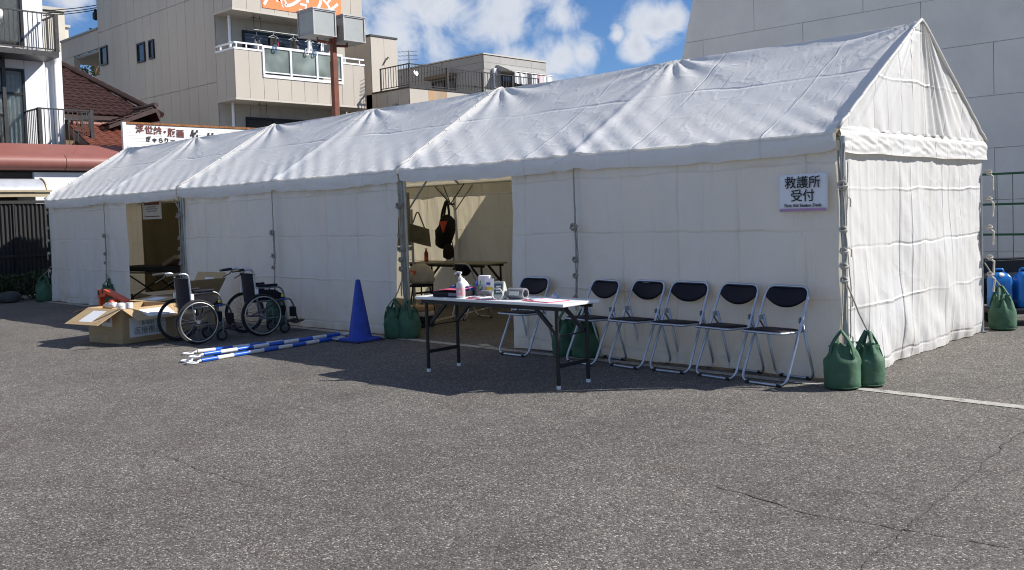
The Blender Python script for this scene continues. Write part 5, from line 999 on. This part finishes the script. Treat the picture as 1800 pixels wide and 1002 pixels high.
    m = MB(); m.tube([Vector((.165 * math.cos(a), .165 * math.sin(a), .16)) for a in [i * .3927 for i in range(16)]], .007, 6, True); m.build('ring', 'black_metal', t)
    t = thing('carrier_bag', 'bulging white carrier bag with red dots on the stool', 'bag', (-6.92, 1.55, .476)); m = MB(); m.lathe([(.02, 0), (.17, .005), (.21, .06), (.20, .16), (.15, .25), (.07, .29), (.02, .28)], 26, None, 0, .35, 4, .8); m.build('body', 'bag_white', t, smooth='all')
    for i in range(2): m = MB(); m.lathe([(0, 0), (.035, 0), (.03, .003)], 14, Matrix.Translation((-.02 + i * .07, -.165 - .0, .17)) @ Matrix.Rotation(rad(75), 4, 'X')); m.build('red_dot', 'red_plastic', t)
    t = thing('supply_pile', 'folded beige cloths piled inside the doorway beside the sandbags', 'cloth', (-6.05, .75, 0))
    for i in range(4): m = MB(); m.box(-.16, .16, -.12, .12, .005 + i * .07, .07 + i * .07, 0, Matrix.Rotation(.15 * i, 4, 'Z')); m.build('folded_cloth', ('black_cloth', 'black_cloth', 'bag_white', 'tape')[i], t, bevel=.02, smooth=True)
    t = thing('stretcher', 'dark wheeled stretcher inside the left doorway', 'stretcher', (-13.35, .78, 0), rad(12))
    m = MB(); m.box(-.75, .75, -.27, .27, .60, .70); m.build('mattress', 'black_cloth', t, bevel=.04, smooth=True); m = MB(); m.bar((.45, 0, .72), (.78, 0, .86), .5, .08); m.build('head_rest', 'wood', t, bevel=.02)
    for s in (-1, 1):
        m = MB(); m.tube([(-.6, s * .24, .58), (.5, s * .24, .1)], .014, 6); m.tube([(.6, s * .24, .58), (-.5, s * .24, .1)], .014, 6); m.tube([(-.75, s * .26, .58), (.75, s * .26, .58)], .014, 6); m.build('side_frame', 'black_metal', t)
        for x in (-.5, .5): m = MB(); m.tube([(x + .09 * math.cos(a), s * .24, .1 + .09 * math.sin(a)) for a in [i * .3927 for i in range(16)]], .012, 6, True); m.build('wheel', 'rubber', t)
interior()
# ------------------------------------------------------------------ wheelchairs (drive towards +y)
def make_wheelchair(label, x, y, rot):
    t = thing('wheelchair', label, 'wheelchair', (x, y, 0), rot, 'parked wheelchairs'); R = .268
    for s in (-1, 1):
        cx = s * .275; wl = obj('wheel', None, t, (cx, 0, R)); ring = lambda r, x_, n=40: [(x_, r * math.cos(6.2832 * i / n), r * math.sin(6.2832 * i / n)) for i in range(n)]
        m = MB(); m.tube(ring(R - .014, 0), .014, 8, True); m.build('tyre', 'rubber', wl, smooth='all'); m = MB(); m.tube(ring(R - .034, 0), .010, 6, True); m.build('rim', 'dark_bronze', wl, smooth='all')
        m = MB(); m.tube(ring(R - .036, s * .045), .0085, 8, True); m.build('hand_rim', 'steel', wl, smooth='all')
        m = MB()
        for i in range(24): a = 6.2832 * i / 24; b = a + (.5 if i % 2 else -.5); m.tube([((.018 if i % 4 < 2 else -.018), .02 * math.cos(b), .02 * math.sin(b)), (0, (R - .04) * math.cos(a), (R - .04) * math.sin(a))], .0013, 4)
        for i in range(6): a = 6.2832 * i / 6; m.tube([(0, (R - .036) * math.cos(a), (R - .036) * math.sin(a)), (s * .045, (R - .036) * math.cos(a), (R - .036) * math.sin(a))], .004, 4)
        m.build('spokes', 'chair_steel', wl); m = MB(); m.tube([(-s * .03, 0, 0), (s * .03, 0, 0)], .022, 12); m.build('hub', 'chair_steel', wl, smooth=True)
        fx = s * .205
        m = MB(); m.tube(rounded([(fx, .0, .25), (fx, -.04, .60), (fx, -.06, .85), (fx, -.25, .84)], .07, 7), .0125, 8); m.build('back_post', 'chrome', t, smooth='all')
        m = MB(); m.tube([(fx, -.18, .845), (fx, -.33, .836)], .018, 10); g = m.build('grip', 'rubber', t, smooth=True); m = MB(); m.tube(rounded([(fx, -.17, .83), (fx - s * .01, -.20, .795), (fx - s * .01, -.30, .745)], .02), .006, 6); m.build('brake_lever', 'black_metal', g)
        m = MB(); m.tube(rounded([(fx, -.02, .60), (fx, .27, .605), (fx, .33, .55), (fx, .34, .42)], .07, 6), .011, 8); m.tube([(fx, -.01, .43), (fx, .38, .44)], .012, 8); m.tube([(fx, .0, .22), (fx, .36, .20)], .011, 8); m.tube([(fx, .0, .24), (fx, .0, .44)], .011, 8); m.build('side_frame', 'chair_steel', t, smooth='all')
        m = MB(); m.box(fx - .026, fx + .026, -.01, .25, .615, .645); m.build('armrest', 'black_vinyl', t, bevel=.010, smooth=True)
        m = MB(); m.prism([(-.01, .44), (.33, .44), (.33, .50), (.22, .57), (-.01, .585)], 0, fx - s * .012 - .003, fx - s * .012 + .003); m.build('side_guard', 'black_vinyl', t)
        m = MB(); m.tube(rounded([(fx, .34, .44), (fx, .42, .44), (s * .18, .47, .36), (s * .17, .53, .13)], .06, 6), .011, 8); m.build('leg_rest_hanger', 'chair_steel', t, smooth='all')
        m = MB(); m.box(-.07, .07, -.06, .07, -.006, .006, 0, Matrix.Translation((s * .095, .56, .125)) @ Matrix.Rotation(rad(12), 4, 'X')); m.build('footplate', 'black_vinyl', t, bevel=.003)
        m = MB(); m.box(s * .16 - .05, s * .16 + .05, .44, .50, .20, .33); m.build('calf_pad', 'black_cloth', t, bevel=.015, smooth=True)
        cw = obj('caster', None, t, (fx, .33, .075)); m = MB(); m.tube([(0, .058 * math.cos(6.2832 * i / 20), .058 * math.sin(6.2832 * i / 20)) for i in range(20)], .016, 8, True); m.build('tyre', 'rubber', cw, smooth='all'); m = MB(); m.lathe([(0, -.012), (.046, -.012), (.046, .012), (0, .012)], 14, Matrix.Rotation(rad(90), 4, 'Y')); m.build('hub', 'device_dark', cw); m = MB()
        for q in (-1, 1): m.bar((q * .022, 0, 0), (q * .022, .02, .11), .005, .02)
        m.tube([(0, .02, .10), (0, .025, .20)], .014, 8); m.build('fork', 'chair_steel', cw)
    m = MB(); m.grid(lambda u, v: (lerp(-.2, .2, u), -.02 - .03 * v - .035 * math.sin(math.pi * u), lerp(.42, .78, v)), 12, 8); m.grid(lambda u, v: (lerp(.2, -.2, u), -.035 - .03 * v - .035 * math.sin(math.pi * u), lerp(.42, .78, v)), 12, 8); m.box(-.205, .205, -.075, -.035, .765, .785); m.build('backrest', 'navy_cloth', t, smooth='all', fix=False)
    m = MB(); m.box(-.19, .19, -.01, .37, .43, .465); m.build('seat', 'navy_cloth', t, bevel=.012, smooth=True)
    m = MB(); m.tube([(-.2, .05, .22), (.2, .3, .42)], .010, 8); m.tube([(.2, .05, .22), (-.2, .3, .42)], .010, 8); m.tube([(-.275, 0, .268), (-.2, 0, .268)], .012, 8); m.tube([(.275, 0, .268), (.2, 0, .268)], .012, 8); m.build('cross_brace', 'chair_steel', t, smooth=True)
    m = MB(); m.box(.225, .255, -.06, -.02, .53, .60); m.box(-.255, -.225, -.06, -.02, .53, .60); m.build('hinge', 'plastic_white', t, bevel=.006)
    m = MB(); m.box(.227, .243, .285, .315, .47, .505); m.build('brake_tag', 'yellow_print', t, bevel=.004); m = MB(); m.box(.226, .246, .28, .33, .435, .455); m.build('brake_handle', 'bar_blue', t, bevel=.004)
    return t
w0 = make_wheelchair('front wheelchair with sunlit wheel beside the open cardboard box', -7.46, -1.73, rad(-4))
w1 = copy_tree(w0); w1.location = (-7.42, -.86, 0); w1.rotation_euler[2] = rad(-9); w1['label'] = 'rear wheelchair parked in the shade close to the tent wall'
# ------------------------------------------------------------------ cardboard boxes
def make_box(label, x, y, rot, w, d, h, flaps, sheets):
    t = thing('cardboard_box', label, 'box', (x, y, 0), rot, 'open cardboard boxes'); th = .006
    b = MB(); b.box(-w / 2, w / 2, -d / 2, d / 2, .002, .008); b.box(-w / 2, w / 2, -d / 2, -d / 2 + th, .0085, h); b.box(-w / 2, w / 2, d / 2 - th, d / 2, .0085, h); b.box(-w / 2, -w / 2 + th, -d / 2 + th, d / 2 - th, .0085, h); b.box(w / 2 - th, w / 2, -d / 2 + th, d / 2 - th, .0085, h); b.build('body', 'cardboard', t)
    defs = {'front': ((0, -d / 2, h), (1, 0, 0), w, (0, -1, 0)), 'right': ((w / 2, 0, h), (0, 1, 0), d, (1, 0, 0)), 'back': ((0, d / 2, h), (-1, 0, 0), w, (0, 1, 0)), 'left': ((-w / 2, 0, h), (0, -1, 0), d, (-1, 0, 0))}
    for k, (ln, ang) in flaps.items():
        c, e, wd, o = defs[k]; c = Vector(c); e = Vector(e); o = Vector(o); dr = o * math.cos(rad(ang)) + Vector((0, 0, 1)) * math.sin(rad(ang)); nn = e.cross(dr).normalized(); nn = nn if nn.z > 0 else -nn
        M = Matrix(((e.x, dr.x, nn.x, c.x), (e.y, dr.y, nn.y, c.y), (e.z, dr.z, nn.z, c.z), (0, 0, 0, 1)))
        m = MB(); m.box(-wd / 2 + .004, wd / 2 - .004, .003, ln, -.003, .003, 0, M); f = m.build('flap', 'cardboard', t)
        if k in sheets:
            m = MB(); sw, sl = sheets[k]; m.box(-sw / 2, sw / 2, ln * .5 - sl / 2, ln * .5 + sl / 2, .0035, .0045, 0, M); p = m.build('paper_sheet', 'paper', f)
    return t
bx = make_box('open cardboard box with paper sheets on its flaps at far left', -8.47, -1.94, rad(10), .69, .80, .43, {'front': (.36, -27), 'right': (.34, -22), 'back': (.35, -8), 'left': (.35, -12)}, {'front': (.26, .24), 'right': (.40, .20)})
m = MB(); m.box(.3455, .3465, -.30, .22, .07, .31); p = m.build('paper_sheet', 'paper', bx)
for s, z, sz in (('6 km', .235, .085), ('医療備品', .135, .10)): text(s, sz, 'ink_grey', 'lettering', bx, facing_mx((.348, -.04, z), (0, 1, 0), (0, 0, 1)), .0006)
m = MB(); m.box(-.06, .15, -.4015, -.4005, .21, .33); m.build('paper_sheet', 'paper', bx); text('医療', .07, 'ink_grey', 'lettering', bx, facing_mx((.045, -.403, .285), (1, 0, 0), (0, 0, 1)), .0006)
m = MB(); m.box(.3452, .3462, .0, .14, .0, .06); m.build('tape', 'tape', bx); m = MB(); m.box(-.03, .05, -.4012, -.4002, .0, .10); m.build('tape', 'tape', bx)
t = thing('plastic_bag', 'crumpled clear plastic bag on top of the open box', 'bag', (-8.72, -2.10, .40), 0); m = MB(); m.lathe([(.02, 0), (.08, .01), (.10, .04), (.07, .07), (.02, .08)], 20, None, 0, .7, 2, .8); m.build('film', 'clear_bag', t, smooth='all'); m = MB(); m.lathe([(.01, .05), (.035, .06), (.035, .085), (.01, .10)], 12, None, 0, .3, 5); m.build('contents', 'red_plastic', t, smooth='all')
t = thing('white_cup', 'white plastic tub poking out of the open box', 'tub', (-8.52, -2.07, .395)); m = MB(); m.lathe([(0, 0), (.05, 0), (.055, .02), (.055, .055), (.04, .075), (0, .08)], 18); m.build('tub', 'plastic_white', t, smooth=True); m = MB(); m.lathe([(.056, .035), (.058, .036), (.058, .05), (.056, .051)], 18); m.build('lid_rim', 'plastic_white', t)
t = thing('white_cup', 'white paper roll standing in the open box near its corner', 'roll', (-8.33, -2.05, .38)); m = MB(); m.lathe([(.018, 0), (.045, 0), (.045, .10), (.018, .10), (.018, .0)], 18); m.build('roll', 'paper', t, smooth=True)
make_box('shaded open cardboard box with raised flaps behind the wheelchairs', -9.05, -.92, rad(6), .68, .58, .46, {'front': (.36, -6), 'right': (.30, 48), 'back': (.32, 62), 'left': (.30, 6)}, {'front': (.30, .20), 'back': (.2, .15)})
# orange carrying frame
t = thing('carrying_frame', 'orange red plastic rescue carrying frame lying behind the boxes', 'rescue frame', (-10.28, -1.42, 0), rad(-3))
m = MB(); m.prism([(-.42, .40), (-.42, .52), (-.16, .535), (.62, .40), (.62, .365), (-.10, .47), (-.14, .42)], 1, -.05, .05); m.build('rail', 'red_plastic', t, bevel=.012, smooth=True); m = MB(); m.prism([(-.42, .02), (-.36, .02), (-.33, .40), (-.40, .40)], 1, -.04, .04); m.prism([(.55, .0), (.61, .0), (.61, .365), (.57, .365)], 1, -.04, .04); m.box(-.36, .56, -.03, .03, .05, .09); m.build('support', 'red_plastic', t); m = MB(); m.box(.0, .22, -.045, .045, .33, .40); m.box(-.05, .03, -.04, .04, .28, .36); m.build('buckle_block', 'red_plastic', t, bevel=.01); m = MB(); m.box(-.37, -.33, -.056, .056, .44, .50); m.box(-.22, -.18, -.056, .056, .47, .535); m.build('slot', 'black_metal', t)
# ------------------------------------------------------------------ cone and cone bars
t = thing('traffic_cone', 'blue traffic cone on square base in the tent shade', 'cone', (-5.66, -.52, 0), rad(2)); m = MB(); s = .19
P = rounded_loop([(-s, -s, 0), (s, -s, 0), (s, s, 0), (-s, s, 0)], .05, 4); n = len(P); m.add([p + Vector((0, 0, .004)) for p in P] + [p + Vector((0, 0, .03)) for p in P] + [p * .93 + Vector((0, 0, .04)) for p in P], [tuple(range(n - 1, -1, -1))] + [(r * n + i, r * n + (i + 1) % n, (r + 1) * n + (i + 1) % n, (r + 1) * n + i) for r in range(2) for i in range(n)] + [tuple(2 * n + i for i in range(n))]); m.build('base', 'cone_blue', t, smooth=True)
m = MB(); m.lathe([(.155, .041), (.14, .055), (.132, .07), (.03, .70), (.026, .715), (.014, .722), (.0, .723)], 32); m.build('cone', 'cone_blue', t, smooth=True)
m = MB(); m.box(-.205, .205, -.205, .205, .001, .012); m.build('weight', 'rubber', t, bevel=.004)
def cone_bar(label, a, b, z, seg_off=0):
    a = Vector(a + (z,)); b = Vector(b + (z,)); d = (b - a); L = d.length; t = thing('cone_bar', label, 'barrier bar', tuple(a), math.atan2(d.y, d.x), 'blue and white cone bars')
    n = 9; r = .0215
    for i in range(n):
        x0 = .09 + (L - .18) * i / n; x1 = .09 + (L - .18) * (i + 1) / n; m = MB(); m.tube([(x0 + .0005, 0, 0), (x1 - .0005, 0, 0)], r + (.0006 if (i + seg_off) % 2 else 0), 12); m.build('sleeve', 'bar_blue' if (i + seg_off) % 2 else 'bar_white', t, smooth=True)
    for xe, s in ((.09, -1), (L - .09, 1)):
        m = MB(); m.tube([(xe, 0, 0), (xe + s * .05, 0, -.004)], [.014, .01], 8); m.tube([Vector((xe + s * .105 + .055 * math.cos(w), .055 * math.sin(w), -.009)) for w in [6.2832 * i / 20 for i in range(20)]], .0085, 8, True); m.build('ring', 'plastic_white', t, smooth='all')
cone_bar('blue and white cone bar lying farthest from the camera', (-6.48, -2.24), (-6.14, -.30), .023); cone_bar('blue and white cone bar lying nearest the camera', (-5.78, -2.56), (-5.98, -.62), .023, 1)
cone_bar('blue and white cone bar lying just behind the nearest one', (-5.98, -2.52), (-6.03, -.55), .023); cone_bar('blue and white cone bar resting on top of the others', (-5.92, -2.46), (-6.0, -.48), .063, 1)
# ------------------------------------------------------------------ right background: fence, cart, tanks
t = thing('mesh_fence', 'green wire mesh fence in front of the grey hall', 'fence', (0, 6.2, 0))
for z in (.15, .54, .94, 1.34, 1.74): m = MB(); m.tube([(-7, 0, z), (6, 0, z)], .017, 6); m.build('rail', 'green_fence', t)
wm = MB().tube([(0, 0, .1), (0, 0, 1.74)], .006, 5); w_ = wm.build('wire', 'green_fence', t); w_.location = (-2, .02, 0)
for k in range(1, 42): obj('wire', w_.data, t, (-2 + k * .19, .02, 0))
for x in (-4, -1.9, .2, 2.3, 4.4): m = MB(); m.tube([(x, .06, 0), (x, .06, 1.85)], .03, 8); m.build('post', 'green_fence', t)
t = thing('flat_cart', 'dark flat cart carrying blue water tanks beside the tent', 'cart', (.16, 4.42, 0), rad(43))
m = MB(); m.box(-.45, .75, -.24, .26, .13, .185); m.build('deck', 'black_metal', t, bevel=.01)
for sx in (-.35, .65):
    for sy in (-.18, .2): m = MB(); m.lathe([(0, -.02), (.06, -.02), (.062, 0), (.06, .02), (0, .02)], 14, Matrix.Translation((sx, sy, .062)) @ Matrix.Rotation(rad(90), 4, 'X')); m.build('wheel', 'rubber', t)
m = MB(); m.tube(rounded([(-.42, .25, .18), (-.42, .25, .72), (.72, .25, .72), (.72, .25, .18)], .06), .014, 8); m.box(-.40, .12, .255, .275, .56, .70); m.box(.19, .70, .255, .275, .56, .70); m.box(-.40, .70, .26, .272, .2, .5); m.build('back_guard', 'black_metal', t)
def tank(label, x):
    k = thing('water_tank', label, 'water tank', (x[0], x[1], .1865), rad(43), 'blue water tanks'); w, d, h = .115, .09, .40
    m = MB(); rows = [(.0, .86), (.012, 1), (.12, 1.0), (.20, .975), (.30, 1), (.345, .95), (.385, .70), (.40, .45)]; V = []; n = 0
    for z, s in rows:
        P = rounded_loop([(-w * s, -d * s, z), (w * s, -d * s, z), (w * s, d * s, z), (-w * s, d * s, z)], .045 * s, 5); n = len(P); V += P
    F = [(r * n + i, r * n + (i + 1) % n, (r + 1) * n + (i + 1) % n, (r + 1) * n + i) for r in range(len(rows) - 1) for i in range(n)] + [tuple(range(n - 1, -1, -1)), tuple((len(rows) - 1) * n + i for i in range(n))]
    m.add(V, F); m.build('body', 'tank_blue', k, smooth='all'); m = MB(); m.lathe([(0, 0), (.027, 0), (.029, .006), (.029, .026), (.024, .03), (0, .03)], 18, Matrix.Translation((-.01, -.055, .365)) @ Matrix.Rotation(rad(38), 4, 'X')); m.build('cap', 'plastic_white', k, smooth=True); m = MB(); m.box(.02, .10, -d - .0015, -d + .001, .045, .07); m.build('label', 'table_edge', k); m = MB(); m.tube(rounded([(-.05, .03, .36), (-.05, .03, .435), (.06, .03, .435), (.06, .03, .36)], .03), .011, 8); m.build('handle', 'tank_blue', k, smooth='all')
tank('blue water tank with white cap nearest the tent corner', (-.06, 4.18)); tank('blue water tank with white cap at the right photo edge', (.155, 4.375)); 
# unseen box of assumed form, added to throw the shade on the back canvas
t = thing('shade_caster', 'grey steel store container standing behind the middle of the tents', 'container', (-6.62, 4.15, 0)); X0, X1, Y0, Y1, H = -6.62, -2.2, 4.15, 6.1, 2.55
m = MB()
for z0, z1 in ((.05, .2), (H - .12, H)): m.box(X0, X1, Y0, Y1, z0, z1)
for x in (X0, X1 - .1):
    for y in (Y0, Y1 - .1): m.box(x, x + .1, y, y + .1, .2, H - .12)
world_build(m, 'frame', 'container', t); m = MB(); m.grid(lambda u, v: (lerp(X0 + .1, X1 - .1, u), Y0 + .04 + .02 * math.sin(u * 90), lerp(.2, H - .12, v)), 120, 1); m.grid(lambda u, v: (X0 + .04 + .02 * math.sin(u * 45), lerp(Y0 + .1, Y1 - .1, u), lerp(.2, H - .12, v)), 60, 1); m.grid(lambda u, v: (X1 - .04 + .02 * math.sin(u * 45), lerp(Y0 + .1, Y1 - .1, u), lerp(.2, H - .12, v)), 60, 1); world_build(m, 'side_sheet', 'container', t, fix=False)
